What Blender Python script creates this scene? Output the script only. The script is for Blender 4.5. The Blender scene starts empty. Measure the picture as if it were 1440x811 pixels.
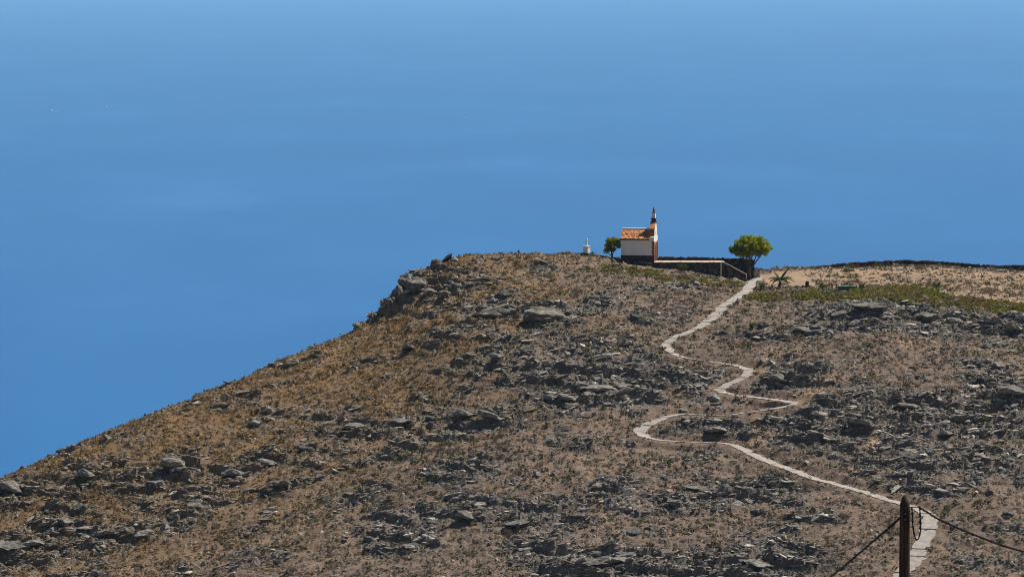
import bpy, math, random
import numpy as np
from mathutils import Vector, Matrix

# ------------------------------------------------------------------ camera, sky, sun, exposure
scene = bpy.context.scene
COL = scene.collection
F = 6782.0                              # focal length in photo pixels (1440 wide)
PITCH = math.atan(465.5 / F)            # horizon lies a little above the frame
cam_d = bpy.data.cameras.new('camera')
cam = bpy.data.objects.new('camera', cam_d)
COL.objects.link(cam)
cam_d.sensor_width = 36.0
cam_d.lens = 18.0 / (720.0 / F)
cam_d.clip_start = 1.0
cam_d.clip_end = 400000.0
cam.location = (0, 0, 0)
cam.rotation_euler = (math.pi / 2 - PITCH, 0, 0)
scene.camera = cam

SUN_DIR = Vector((0.52, 0.30, 0.86)).normalized()      # towards the sun: from the right, a little behind the chapel
SUN_EL = math.asin(SUN_DIR.z)
SUN_AZ = math.atan2(SUN_DIR.x, SUN_DIR.y)
world = bpy.data.worlds.new('World')
scene.world = world
world.use_nodes = True
wn = world.node_tree.nodes
wn.clear()
wo = wn.new('ShaderNodeOutputWorld')
wb = wn.new('ShaderNodeBackground')
sky = wn.new('ShaderNodeTexSky')
sky.sky_type = 'NISHITA'
sky.sun_disc = False
sky.sun_elevation = SUN_EL
sky.sun_rotation = SUN_AZ
sky.altitude = 700
sky.air_density = 1.0
sky.dust_density = 0.4
sky.ozone_density = 2.0
wb.inputs['Strength'].default_value = 0.050
world.node_tree.links.new(sky.outputs[0], wb.inputs['Color'])
world.node_tree.links.new(wb.outputs[0], wo.inputs['Surface'])

sd = bpy.data.lights.new('sun', 'SUN')
sd.energy = 5.0
sd.angle = math.radians(0.53)
sd.color = (1.0, 0.955, 0.88)
sun = bpy.data.objects.new('sun', sd)
COL.objects.link(sun)
sun.rotation_euler = SUN_DIR.to_track_quat('Z', 'Y').to_euler()
sun.location = (60, 760, 60)

vs = scene.view_settings
vs.view_transform = 'Standard'
vs.look = 'None'
vs.exposure = 0.24
vs.gamma = 1.0
scene.cycles.use_denoising = True
scene.cycles.filter_width = 1.0
scene.cycles.volume_bounces = 2

rng = np.random.default_rng(7)
random.seed(7)
SEA_Z = -650.0

# ------------------------------------------------------------------ small helpers
def ray(px, py, Y):
    """world point at depth Y seen at photo pixel (px, py)"""
    a = (px - 720.0) / F
    b = (405.5 - py) / F
    yy = math.cos(PITCH) + b * math.sin(PITCH)
    zz = -math.sin(PITCH) + b * math.cos(PITCH)
    return np.array((a * Y / yy, Y, zz * Y / yy))

def pixel(x, y, z):
    c, s = math.cos(PITCH), math.sin(PITCH)
    d = y * c - z * s
    u = y * s + z * c
    return 720 + F * x / d, 405.5 - F * u / d

def smooth(a, b, x):
    t = np.clip((x - a) / (b - a), 0, 1)
    return t * t * (3 - 2 * t)

def hash2(ix, iy, seed=0):
    h = (ix.astype(np.int64) * 374761393 + iy.astype(np.int64) * 668265263 + seed * 1442695041) & 0xFFFFFFFF
    h = ((h ^ (h >> 13)) * 1274126177) & 0xFFFFFFFF
    h = ((h ^ (h >> 16)) * 2246822519) & 0xFFFFFFFF
    return ((h ^ (h >> 15)) & 0xFFFFFF) / float(0x1000000)

def gnoise(x, y, seed=0):
    x0 = np.floor(x); y0 = np.floor(y)
    fx = x - x0; fy = y - y0
    u = fx * fx * fx * (fx * (fx * 6 - 15) + 10); v = fy * fy * fy * (fy * (fy * 6 - 15) + 10)
    def g(dx, dy):
        a = hash2(x0 + dx, y0 + dy, seed) * 2 * math.pi
        return np.cos(a) * (fx - dx) + np.sin(a) * (fy - dy)
    n0 = g(0, 0) * (1 - u) + g(1, 0) * u
    n1 = g(0, 1) * (1 - u) + g(1, 1) * u
    return 1.4 * (n0 * (1 - v) + n1 * v)

def fbm(x, y, oct=4, seed=0, gain=0.5, ridged=False):
    s = 0; a = 1.0; t = 0
    for i in range(oct):
        n = gnoise(x, y, seed + i * 17)
        if ridged: n = 1 - 2 * np.abs(n)
        s = s + a * n; t += a; a *= gain
        x = x * 2.03 + 11.7; y = y * 2.03 - 5.3
    return s / t

def voronoi(x, y, seed=0):
    x0 = np.floor(x); y0 = np.floor(y)
    f1 = np.full(x.shape, 9.0); f2 = np.full(x.shape, 9.0)
    cid = np.zeros(x.shape); cx = np.zeros(x.shape); cy = np.zeros(x.shape)
    for dx in (-1, 0, 1):
        for dy in (-1, 0, 1):
            ix, iy = x0 + dx, y0 + dy
            qx = ix + 0.1 + 0.8 * hash2(ix, iy, seed + 1); qy = iy + 0.1 + 0.8 * hash2(ix, iy, seed + 2)
            d = np.hypot(qx - x, qy - y)
            n = d < f1
            f2 = np.where(n, f1, np.minimum(f2, d)); f1 = np.where(n, d, f1)
            cid = np.where(n, hash2(ix, iy, seed + 3), cid)
            cx = np.where(n, qx - x, cx); cy = np.where(n, qy - y, cy)
    return f1, f2, cid, cx, cy

# ------------------------------------------------------------------ materials (procedural)
def new_mat(name):
    m = bpy.data.materials.new(name)
    m.use_nodes = True
    return m, m.node_tree.nodes, m.node_tree.links, m.node_tree.nodes['Principled BSDF']

def ramp(nodes, stops):
    r = nodes.new('ShaderNodeValToRGB')
    e = r.color_ramp.elements
    while len(e) < len(stops): e.new(0.5)
    for k, (p, c) in zip(e, stops):
        k.position = p; k.color = (c[0], c[1], c[2], 1)
    return r

def tnoise(nodes, links, scale, detail=4, rough=0.6, vec=None):
    n = nodes.new('ShaderNodeTexNoise')
    n.inputs['Scale'].default_value = scale
    n.inputs['Detail'].default_value = detail
    n.inputs['Roughness'].default_value = rough
    if vec is not None: links.new(vec, n.inputs['Vector'])
    return n

def mixc(nodes, links, fac, a, b, mode='MIX'):
    m = nodes.new('ShaderNodeMix'); m.data_type = 'RGBA'; m.blend_type = mode
    for sock, v in ((m.inputs[0], fac), (m.inputs[6], a), (m.inputs[7], b)):
        if hasattr(v, 'is_output'): links.new(v, sock)
        elif isinstance(v, (int, float)): sock.default_value = v
        else: sock.default_value = (v[0], v[1], v[2], 1)
    return m.outputs[2]

def simple_mat(name, c1, c2, scale=3.0, rough=0.9, bump=0.0, bscale=None, spec=0.25):
    m, n, l, p = new_mat(name)
    tc = n.new('ShaderNodeTexCoord')
    a = tnoise(n, l, scale, 5, 0.65, tc.outputs['Object'])
    r = ramp(n, [(0.3, c1), (0.7, c2)])
    l.new(a.outputs['Fac'], r.inputs[0]); l.new(r.outputs[0], p.inputs['Base Color'])
    p.inputs['Roughness'].default_value = rough
    p.inputs['Specular IOR Level'].default_value = spec
    if bump:
        b = n.new('ShaderNodeBump'); b.inputs['Strength'].default_value = bump
        b.inputs['Distance'].default_value = 0.05
        s = tnoise(n, l, bscale or scale * 4, 4, 0.6, tc.outputs['Object'])
        l.new(s.outputs['Fac'], b.inputs['Height']); l.new(b.outputs[0], p.inputs['Normal'])
    return m

def attr_mat(name, rough=0.85, translucent=0.0, speck=0.25, spec=0.15):
    """colour comes from the mesh's own 'tint' attribute, broken up by noise"""
    m, n, l, p = new_mat(name)
    at = n.new('ShaderNodeAttribute'); at.attribute_name = 'tint'
    tc = n.new('ShaderNodeTexCoord')
    a = tnoise(n, l, 2.3, 3, 0.6, tc.outputs['Object'])
    r = ramp(n, [(0.3, (1 - speck,) * 3), (0.7, (1 + speck,) * 3)])
    l.new(a.outputs['Fac'], r.inputs[0])
    c = mixc(n, l, 1.0, at.outputs['Color'], r.outputs[0], 'MULTIPLY')
    l.new(c, p.inputs['Base Color'])
    p.inputs['Roughness'].default_value = rough
    p.inputs['Specular IOR Level'].default_value = spec
    if translucent:
        t = n.new('ShaderNodeBsdfTranslucent'); l.new(c, t.inputs['Color'])
        mx = n.new('ShaderNodeMixShader'); mx.inputs[0].default_value = translucent
        l.new(p.outputs[0], mx.inputs[1]); l.new(t.outputs[0], mx.inputs[2])
        l.new(mx.outputs[0], n['Material Output'].inputs['Surface'])
    return m

MAT = {}
MAT['leaf'] = attr_mat('leaf', 0.7, 0.45, 0.25)
MAT['scrub'] = attr_mat('scrub', 0.9, 0.30, 0.2)
MAT['stone'] = attr_mat('stone', 0.95, 0.0, 0.5)
MAT['white_lime'] = simple_mat('white_limewash', (0.74, 0.69, 0.63), (0.85, 0.81, 0.76), 1.3, 0.9, 0.15, 9)
MAT['white_trim'] = simple_mat('white_trim', (0.72, 0.70, 0.66), (0.82, 0.80, 0.77), 2.0, 0.85)
MAT['red_stone'] = simple_mat('red_brown_stone', (0.16, 0.06, 0.035), (0.34, 0.15, 0.085), 2.4, 0.9, 0.3, 8)
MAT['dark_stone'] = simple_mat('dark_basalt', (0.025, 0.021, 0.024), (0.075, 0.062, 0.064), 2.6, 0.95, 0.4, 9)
MAT['wood'] = simple_mat('door_wood', (0.10, 0.045, 0.02), (0.19, 0.085, 0.04), 3.0, 0.7)
MAT['bronze'] = simple_mat('bell_bronze', (0.10, 0.07, 0.03), (0.18, 0.12, 0.05), 5.0, 0.45)
MAT['glass_dark'] = simple_mat('dark_glass', (0.015, 0.017, 0.02), (0.03, 0.035, 0.04), 2.0, 0.15, spec=0.5)
MAT['terrace'] = simple_mat('pink_paving', (0.40, 0.28, 0.21), (0.60, 0.44, 0.35), 1.2, 0.9)
MAT['concrete'] = simple_mat('path_concrete', (0.25, 0.215, 0.185), (0.44, 0.39, 0.34), 1.3, 0.95, 0.25, 5)
MAT['pale_concrete'] = simple_mat('pale_concrete', (0.50, 0.46, 0.36), (0.62, 0.58, 0.47), 2.0, 0.9)
MAT['bark'] = simple_mat('bark', (0.075, 0.058, 0.050), (0.15, 0.12, 0.105), 3.0, 0.95, 0.5, 10)
MAT['green_paint'] = simple_mat('green_paint', (0.012, 0.10, 0.055), (0.03, 0.17, 0.10), 2.0, 0.6)
MAT['grey_post'] = simple_mat('weathered_post', (0.10, 0.085, 0.07), (0.19, 0.165, 0.14), 4.0, 0.95)
MAT['cable'] = simple_mat('black_cable', (0.010, 0.010, 0.011), (0.022, 0.020, 0.020), 20.0, 0.7)
MAT['boat'] = simple_mat('boat_white', (0.75, 0.75, 0.74), (0.82, 0.82, 0.82), 0.4, 0.4)
def sail_mat():  # translucent, so the added sails glow with the sun behind them
    m, n, l, p = new_mat('added_sail')
    a = tnoise(n, l, 0.5, 3); r = ramp(n, [(0.3, (0.80, 0.79, 0.77)), (0.7, (0.88, 0.87, 0.86))]); l.new(a.outputs['Fac'], r.inputs[0])
    l.new(r.outputs[0], p.inputs['Base Color']); t = n.new('ShaderNodeBsdfTranslucent'); l.new(r.outputs[0], t.inputs['Color'])
    mx = n.new('ShaderNodeMixShader'); mx.inputs[0].default_value = 0.6; l.new(p.outputs[0], mx.inputs[1]); l.new(t.outputs[0], mx.inputs[2])
    l.new(mx.outputs[0], n['Material Output'].inputs['Surface']); return m
MAT['sail'] = sail_mat()
MAT['foam'] = simple_mat('wake_foam', (0.50, 0.56, 0.62), (0.78, 0.80, 0.82), 0.15, 0.95)

def tile_mat():
    m, n, l, p = new_mat('roof_tile')
    tc = n.new('ShaderNodeTexCoord')
    a = tnoise(n, l, 2.2, 5, 0.7, tc.outputs['Object'])
    oi = n.new('ShaderNodeNewGeometry')
    r = ramp(n, [(0.22, (0.30, 0.10, 0.04)), (0.48, (0.54, 0.215, 0.075)), (0.66, (0.66, 0.34, 0.14)), (0.82, (0.78, 0.52, 0.28))])
    ad = n.new('ShaderNodeMath'); ad.operation = 'MULTIPLY_ADD'
    l.new(oi.outputs['Random Per Island'], ad.inputs[0]); ad.inputs[1].default_value = 0.45
    sb = n.new('ShaderNodeMath'); sb.operation = 'SUBTRACT'; sb.inputs[1].default_value = 0.22
    l.new(a.outputs['Fac'], sb.inputs[0]); l.new(sb.outputs[0], ad.inputs[2])
    l.new(ad.outputs[0], r.inputs[0]); l.new(r.outputs[0], p.inputs['Base Color'])
    p.inputs['Roughness'].default_value = 0.85; p.inputs['Specular IOR Level'].default_value = 0.2
    return m
MAT['tile'] = tile_mat()

def pole_mat():
    m, n, l, p = new_mat('pole_wood')
    tc = n.new('ShaderNodeTexCoord')
    mp = n.new('ShaderNodeMapping'); mp.inputs['Scale'].default_value = (14, 14, 0.5)
    l.new(tc.outputs['Object'], mp.inputs['Vector'])
    a = tnoise(n, l, 1.6, 6, 0.7, mp.outputs[0])
    r = ramp(n, [(0.3, (0.012, 0.009, 0.008)), (0.5, (0.05, 0.036, 0.028)), (0.68, (0.13, 0.10, 0.08))])
    l.new(a.outputs['Fac'], r.inputs[0]); l.new(r.outputs[0], p.inputs['Base Color'])
    b = n.new('ShaderNodeBump'); b.inputs['Strength'].default_value = 0.6; b.inputs['Distance'].default_value = 0.02
    l.new(a.outputs['Fac'], b.inputs['Height']); l.new(b.outputs[0], p.inputs['Normal'])
    p.inputs['Roughness'].default_value = 0.85; p.inputs['Specular IOR Level'].default_value = 0.2
    return m
MAT['pole'] = pole_mat()

def ground_mat():
    m, n, l, p = new_mat('hill_ground')
    tc = n.new('ShaderNodeTexCoord'); V = tc.outputs['Object']
    def attr(k):
        a = n.new('ShaderNodeAttribute'); a.attribute_name = k; return a.outputs['Fac']
    big = tnoise(n, l, 0.09, 4, 0.6, V); mid = tnoise(n, l, 0.55, 5, 0.65, V); fine = tnoise(n, l, 2.6, 5, 0.75, V)
    soil = ramp(n, [(0.30, (0.080, 0.060, 0.047)), (0.47, (0.165, 0.121, 0.091)), (0.60, (0.26, 0.187, 0.139)), (0.75, (0.42, 0.31, 0.238))])
    mf = n.new('ShaderNodeMath'); mf.operation = 'MULTIPLY_ADD'; mf.inputs[1].default_value = 0.55
    mh = n.new('ShaderNodeMath'); mh.operation = 'MULTIPLY'; mh.inputs[1].default_value = 0.45
    fine0 = tnoise(n, l, 3.4, 4, 0.8, V)
    l.new(fine0.outputs['Fac'], mh.inputs[0]); l.new(mid.outputs['Fac'], mf.inputs[0]); l.new(mh.outputs[0], mf.inputs[2]); l.new(mf.outputs[0], soil.inputs[0])
    pale = mixc(n, l, attr('pale'), soil.outputs[0], (0.35, 0.245, 0.158))
    och = mixc(n, l, attr('ochre'), pale, (0.215, 0.132, 0.062))
    rk = ramp(n, [(0.28, (0.050, 0.047, 0.046)), (0.46, (0.135, 0.121, 0.110)), (0.60, (0.215, 0.194, 0.171)), (0.74, (0.40, 0.36, 0.31))])
    l.new(fine.outputs['Fac'], rk.inputs[0])
    warm = mixc(n, l, attr('warm'), rk.outputs[0], (0.22, 0.165, 0.105))
    rsum = n.new('ShaderNodeMath'); rsum.operation = 'ADD'; rsum.use_clamp = True
    fr = n.new('ShaderNodeMapRange'); fr.inputs[1].default_value = 0.60; fr.inputs[2].default_value = 0.70
    fr.inputs[3].default_value = 0.0; fr.inputs[4].default_value = 0.55
    l.new(fine.outputs['Fac'], fr.inputs[0])
    l.new(attr('rock'), rsum.inputs[0]); l.new(fr.outputs[0], rsum.inputs[1])
    c = mixc(n, l, rsum.outputs[0], och, warm)
    gr = ramp(n, [(0.3, (0.060, 0.052, 0.018)), (0.55, (0.095, 0.092, 0.020)), (0.75, (0.15, 0.115, 0.045))])
    l.new(fine.outputs['Fac'], gr.inputs[0])
    c = mixc(n, l, attr('green'), c, gr.outputs[0])
    var = ramp(n, [(0.3, (0.82, 0.82, 0.84)), (0.7, (1.14, 1.12, 1.10))])
    l.new(big.outputs['Fac'], var.inputs[0])
    c = mixc(n, l, 1.0, c, var.outputs[0], 'MULTIPLY')
    l.new(c, p.inputs['Base Color'])
    b = n.new('ShaderNodeBump'); b.inputs['Strength'].default_value = 0.9; b.inputs['Distance'].default_value = 0.22
    l.new(fine.outputs['Fac'], b.inputs['Height']); l.new(b.outputs[0], p.inputs['Normal'])
    p.inputs['Roughness'].default_value = 0.97; p.inputs['Specular IOR Level'].default_value = 0.1
    return m
MAT['ground'] = ground_mat()

def sea_mat():
    m, n, l, p = new_mat('sea_water')
    tc = n.new('ShaderNodeTexCoord')
    mp = n.new('ShaderNodeMapping'); mp.inputs['Scale'].default_value = (0.0012, 0.00042, 1); mp.inputs['Rotation'].default_value = (0, 0, 0.5)
    l.new(tc.outputs['Object'], mp.inputs['Vector'])
    a = tnoise(n, l, 1.0, 6, 0.62, mp.outputs[0])
    r = ramp(n, [(0.34, (0.002, 0.102, 0.30)), (0.50, (0.003, 0.112, 0.325)), (0.60, (0.006, 0.124, 0.345)), (0.72, (0.018, 0.155, 0.39))])
    l.new(a.outputs['Fac'], r.inputs[0]); l.new(r.outputs[0], p.inputs['Base Color'])
    p.inputs['Roughness'].default_value = 0.33; p.inputs['Specular IOR Level'].default_value = 0.35
    p.inputs['IOR'].default_value = 1.33
    mp2 = n.new('ShaderNodeMapping'); mp2.inputs['Scale'].default_value = (0.02, 0.035, 1)
    l.new(tc.outputs['Object'], mp2.inputs['Vector'])
    w = tnoise(n, l, 1.0, 4, 0.6, mp2.outputs[0])
    b = n.new('ShaderNodeBump'); b.inputs['Strength'].default_value = 0.12; b.inputs['Distance'].default_value = 3.0
    l.new(w.outputs['Fac'], b.inputs['Height']); l.new(b.outputs[0], p.inputs['Normal'])
    return m
MAT['sea'] = sea_mat()

# ------------------------------------------------------------------ object helpers
def put(name, me, mat=None, parent=None, loc=(0, 0, 0), rot=(0, 0, 0), scale=(1, 1, 1)):
    o = bpy.data.objects.new(name, me)
    COL.objects.link(o)
    if mat is not None and me is not None and not me.materials: me.materials.append(MAT[mat] if isinstance(mat, str) else mat)
    o.parent = parent
    o.location = loc; o.rotation_euler = rot; o.scale = scale
    return o

def tag(o, label=None, cat=None, group=None, kind=None):
    for k, v in (('label', label), ('category', cat), ('group', group), ('kind', kind)):
        if v: o[k] = v
    return o

def thing(name, loc, rz=0.0, label=None, cat=None, group=None):
    return tag(put(name, None, None, None, loc, (0, 0, rz)), label, cat, group)

def np_mesh(name, V, T, tint=None, smooth_shade=False):
    """V (n,3), T (m,k) with k 3 or 4, optional tint per face (m,3)"""
    V = np.asarray(V, np.float32); T = np.asarray(T, np.int32); k = T.shape[1]
    me = bpy.data.meshes.new(name)
    me.vertices.add(len(V)); me.vertices.foreach_set('co', V.ravel())
    me.loops.add(T.size); me.loops.foreach_set('vertex_index', T.ravel())
    me.polygons.add(len(T))
    me.polygons.foreach_set('loop_start', np.arange(0, T.size, k, dtype=np.int32))
    me.polygons.foreach_set('loop_total', np.full(len(T), k, np.int32))
    me.polygons.foreach_set('use_smooth', np.full(len(T), bool(smooth_shade)))
    if tint is not None:
        a = me.attributes.new('tint', 'FLOAT_COLOR', 'FACE')
        c = np.ones((len(T), 4), np.float32); c[:, :3] = tint
        a.data.foreach_set('color', c.ravel())
    me.update(calc_edges=True)
    me.validate()
    return me

class MB:
    """collects simple shapes for one mesh"""
    def __init__(s): s.v = []; s.f = []
    def add(s, vs, fs):
        o = len(s.v); s.v += [tuple(map(float, q)) for q in vs]; s.f += [tuple(i + o for i in f) for f in fs]; return s
    def box(s, x0, x1, y0, y1, z0, z1):
        return s.add([(x0, y0, z0), (x1, y0, z0), (x1, y1, z0), (x0, y1, z0), (x0, y0, z1), (x1, y0, z1), (x1, y1, z1), (x0, y1, z1)],
                     [(0, 3, 2, 1), (4, 5, 6, 7), (0, 1, 5, 4), (1, 2, 6, 5), (2, 3, 7, 6), (3, 0, 4, 7)])
    def frustum(s, cx, cy, z0, z1, ax0, ay0, ax1, ay1):
        v = [(cx + i * a, cy + j * b, z) for z, a, b in ((z0, ax0, ay0), (z1, ax1, ay1)) for i, j in ((-1, -1), (1, -1), (1, 1), (-1, 1))]
        return s.add(v, [(0, 3, 2, 1), (4, 5, 6, 7), (0, 1, 5, 4), (1, 2, 6, 5), (2, 3, 7, 6), (3, 0, 4, 7)])
    def prism_x(s, prof, x0, x1):
        """profile of (y, z) points, counter-clockwise seen from +x, extruded along x"""
        n = len(prof)
        v = [(x0, y, z) for y, z in prof] + [(x1, y, z) for y, z in prof]
        return s.add(v, [tuple(range(n))[::-1], tuple(range(n, 2 * n))] + [(i, (i + 1) % n, n + (i + 1) % n, n + i) for i in range(n)])
    def lathe(s, cx, cy, prof, n=12):
        v = [(cx + r * math.cos(2 * math.pi * k / n), cy + r * math.sin(2 * math.pi * k / n), z) for r, z in prof for k in range(n)]
        f = [(i * n + k, i * n + (k + 1) % n, (i + 1) * n + (k + 1) % n, (i + 1) * n + k) for i in range(len(prof) - 1) for k in range(n)]
        f += [tuple(range(n))[::-1], tuple(range((len(prof) - 1) * n, len(prof) * n))]
        return s.add(v, f)
    def tube(s, pts, rad, n=7):
        pts = [Vector(p) for p in pts]
        rad = [float(q) for q in rad] if hasattr(rad, '__len__') else [float(rad)] * len(pts)
        v = []; up = None
        for i, p in enumerate(pts):
            d = (pts[min(i + 1, len(pts) - 1)] - pts[max(i - 1, 0)]).normalized()
            if up is None: up = Vector((0, 0, 1)) if abs(d.z) < 0.9 else Vector((1, 0, 0))
            a = d.cross(up).normalized(); b = a.cross(d).normalized(); up = b
            for k in range(n):
                t = 2 * math.pi * k / n
                v.append(p + rad[i] * (math.cos(t) * a + math.sin(t) * b))
        f = [(i * n + k, i * n + (k + 1) % n, (i + 1) * n + (k + 1) % n, (i + 1) * n + k) for i in range(len(pts) - 1) for k in range(n)]
        f += [tuple(range(n))[::-1], tuple(range((len(pts) - 1) * n, len(pts) * n))]
        return s.add(v, f)
    def mesh(s, name, smooth_shade=False, bevel=0.0):
        me = bpy.data.meshes.new(name); me.from_pydata(s.v, [], s.f)
        if smooth_shade: me.polygons.foreach_set('use_smooth', np.ones(len(s.f), bool))
        me.update()
        return me
    def build(s, name, mat, parent=None, smooth_shade=False):
        return put(name, s.mesh(name, smooth_shade), mat, parent)

# ------------------------------------------------------------------ terrain: smooth base from surveyed control points
low = [(450, 746), (500, 731), (600, 706), (700, 683), (811, 660), (950, 634)]
COLS = {
    -420: [(900, 690), (1010, 660)],
    -250: [(790, 712), (811, 706), (950, 668)],
    -100: [(720, 720), (811, 694), (950, 655)],
    0: [(674, 728), (740, 708), (811, 687), (950, 650)],
    150: [(608, 741), (700, 709), (811, 679), (950, 645)],
    300: [(549, 753), (650, 716), (811, 672), (950, 640)],
    430: [(493, 762), (600, 724), (700, 696), (811, 667), (950, 638)],
    535: [(441, 769), (500, 750), (600, 718), (700, 691), (811, 663), (950, 637)],
    560: [(412, 771), (448, 763), (500, 746), (600, 716), (700, 690), (811, 663), (950, 637)],
    585: [(386, 773), (412, 767), (445, 759), (500, 743), (600, 715), (700, 689), (811, 662), (950, 636)],
    640: [(363, 778), (400, 766), (450, 750), (500, 736), (600, 711), (700, 686), (811, 661), (950, 635)],
    740: [(359, 783), (380, 773), (410, 761)] + low,
    830: [(357.5, 788), (375, 778), (405, 763)] + low,
    880: [(365, 795), (368, 789), (380, 779), (405, 764)] + low,
    940: [(371, 800), (373, 786), (390, 776), (410, 763)] + low,
    1010: [(380, 800), (388, 783), (410, 765)] + low,
    1060: [(383, 812), (392, 789), (410, 767), (430, 754)] + low,
    1150: [(381.5, 822), (392, 800), (407, 774), (428, 754), (470, 738), (500, 728), (600, 703), (700, 681), (811, 658), (950, 633)],
    1270: [(376, 830), (391, 803), (405, 776), (421, 756), (455, 743), (500, 728), (600, 703), (700, 680), (811, 657), (950, 633)],
    1440: [(386, 836), (399.5, 806), (415, 776), (442, 752), (480, 739), (500, 730), (600, 702), (700, 679), (811, 656), (950, 632)],
    1640: [(392, 840), (405, 806), (440, 756), (500, 730), (600, 702), (700, 679), (811, 655), (950, 632)],
    1850: [(395, 840), (440, 760), (600, 702), (811, 655), (950, 632)],
}
ctrl = []
for px, rows in COLS.items():
    for py, Y in rows: ctrl.append(ray(px, py, Y))
    py, Y = rows[0]
    p = ray(px, py, Y)
    for dy, dz in ((14, -4.0), (32, -13.0), (60, -30.0), (95, -52.0)):
        ctrl.append(p + np.array((p[0] * dy / Y, dy, dz)))
ctrl = np.array(ctrl)
def tps_k(r2): return 0.5 * r2 * np.log(r2 + 1e-9)
C = ctrl[:, :2] / 100.0
n = len(C)
A = np.zeros((n + 3, n + 3))
A[:n, :n] = tps_k(((C[:, None] - C[None]) ** 2).sum(-1)) + np.eye(n) * 2e-4
A[:n, n] = 1; A[:n, n + 1:] = C
A[n, :n] = 1; A[n + 1:, :n] = C.T
W = np.linalg.solve(A, np.concatenate([ctrl[:, 2], np.zeros(3)]))
cgx = np.linspace(-190, 190, 191); cgy = np.linspace(600, 960, 181)
CX, CY = np.meshgrid(cgx, cgy, indexing='ij')
P = np.stack([CX.ravel(), CY.ravel()], 1) / 100.0
CB = np.concatenate([tps_k(((p[:, None] - C[None]) ** 2).sum(-1)) @ W[:n] + W[n] + p @ W[n + 1:] for p in np.array_split(P, 40)]).reshape(CX.shape)

def bilerp(G, gx, gy, x, y):
    i = np.clip(np.searchsorted(gx, x) - 1, 0, len(gx) - 2); j = np.clip(np.searchsorted(gy, y) - 1, 0, len(gy) - 2)
    u = np.clip((x - gx[i]) / (gx[i + 1] - gx[i]), 0, 1); v = np.clip((y - gy[j]) / (gy[j + 1] - gy[j]), 0, 1)
    return (G[i, j] * (1 - u) + G[i + 1, j] * u) * (1 - v) + (G[i, j + 1] * (1 - u) + G[i + 1, j + 1] * u) * v

def base_z(x, y):
    x = np.asarray(x, float); y = np.asarray(y, float)
    xc = np.clip(x, -150, 170); yc = np.clip(y, 632, 905)
    z = bilerp(CB, cgx, cgy, xc, yc)
    # beyond the surveyed patch: seaward cliffs behind and to the left, a valley towards the viewer's own slope
    z = z - 0.62 * np.maximum(0, -150 - x) - 0.10 * np.maximum(0, x - 170) - 0.75 * np.maximum(0, y - 905)
    near = np.interp(y, [-400, -60, 0, 120, 420, 540, 632], [60, 6, -1.75, -24.5, -92, -108, -98]) - 0.25 * np.maximum(0, -150 - x) ** 1.02
    z = np.where(y < 632, near + (z + 98) * smooth(430, 632, y), z)
    return np.maximum(z, SEA_Z - 25)

def hit(px, py, y0=600, y1=900):
    """where the sight line through a photo pixel meets the smooth hill"""
    ys = np.arange(y0, y1, 0.25)
    r = ray(px, py, 1.0)
    zz = base_z(r[0] * ys, ys)
    k = np.nonzero(zz >= r[2] * ys)[0]
    Y = ys[k[0]] if len(k) else ys[np.argmin(r[2] * ys - zz)]
    return np.array((r[0] * Y, Y, float(base_z(r[0] * Y, Y))))

# ---- the zigzag path in plan
PATH_PX = [(1066, 391, 1.0), (1060, 397, 1.0), (1054, 404, 1.0), (1047, 412, .95), (1031, 422, .95), (1018, 431, .95), (1008, 442, .95), (992, 456, .95), (970, 467, .9),
           (950, 475, .9), (936, 486, .85), (944, 496, .8), (960, 503, .5), (985, 508, .28), (1011, 511, .6), (1034, 515, .85), (1053, 521, .95), (1047, 531, .95),
           (1031, 538, .95), (1012, 549, .95), (1024, 555, .9), (1060, 559, .9), (1088, 563, .95), (1116, 567, 1.1), (1101, 573, .9), (1072, 578, .6),
           (1040, 583, .45), (1015, 586, .32), (983, 584, .5), (950, 584, .8), (925, 592, 1.0), (906, 601, 1.1), (900, 608, 1.1), (912, 617, .9), (938, 621, .6),
           (976, 623, .38), (1015, 624, .6), (1034, 627, .85), (1053, 637, .95), (1085, 652, 1.0), (1120, 664, 1.0), (1142, 673, 1.0), (1178, 682, 1.0),
           (1204, 690, 1.0), (1231, 698, 1.0), (1258, 707, 1.05), (1290, 716, 1.15), (1306, 726, 1.25), (1307, 740, 1.3), (1298, 764, 1.35), (1284, 791, 1.35),
           (1264, 812, 1.35), (1230, 850, 1.35), (1180, 900, 1.35)]
pw = np.array([hit(a, b) for a, b, c in PATH_PX]); phw = 0.9 * np.array([c for a, b, c in PATH_PX])
def catmull(P, per=12):
    out = []
    Q = np.vstack([2 * P[0] - P[1], P, 2 * P[-1] - P[-2]])
    for i in range(1, len(Q) - 2):
        for t in np.linspace(0, 1, per, endpoint=False):
            a, b, c, d = Q[i - 1], Q[i], Q[i + 1], Q[i + 2]
            out.append(0.5 * (2 * b + (c - a) * t + (2 * a - 5 * b + 4 * c - d) * t * t + (3 * b - 3 * c + d - a) * t ** 3))
    out.append(P[-1]); return np.array(out)
dense = catmull(np.column_stack([pw[:, :2], phw]), 16)
seg = np.concatenate([[0], np.cumsum(np.hypot(*np.diff(dense[:, :2], axis=0).T))])
ss = np.arange(0, seg[-1], 0.5)
PX_, PY_, PW_ = (np.interp(ss, seg, dense[:, k]) for k in range(3))
PZ_ = base_z(PX_, PY_)
ker = np.ones(9) / 9
PZ_ = np.convolve(np.pad(PZ_, 4, 'edge'), ker, 'valid') + 0.10

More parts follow.
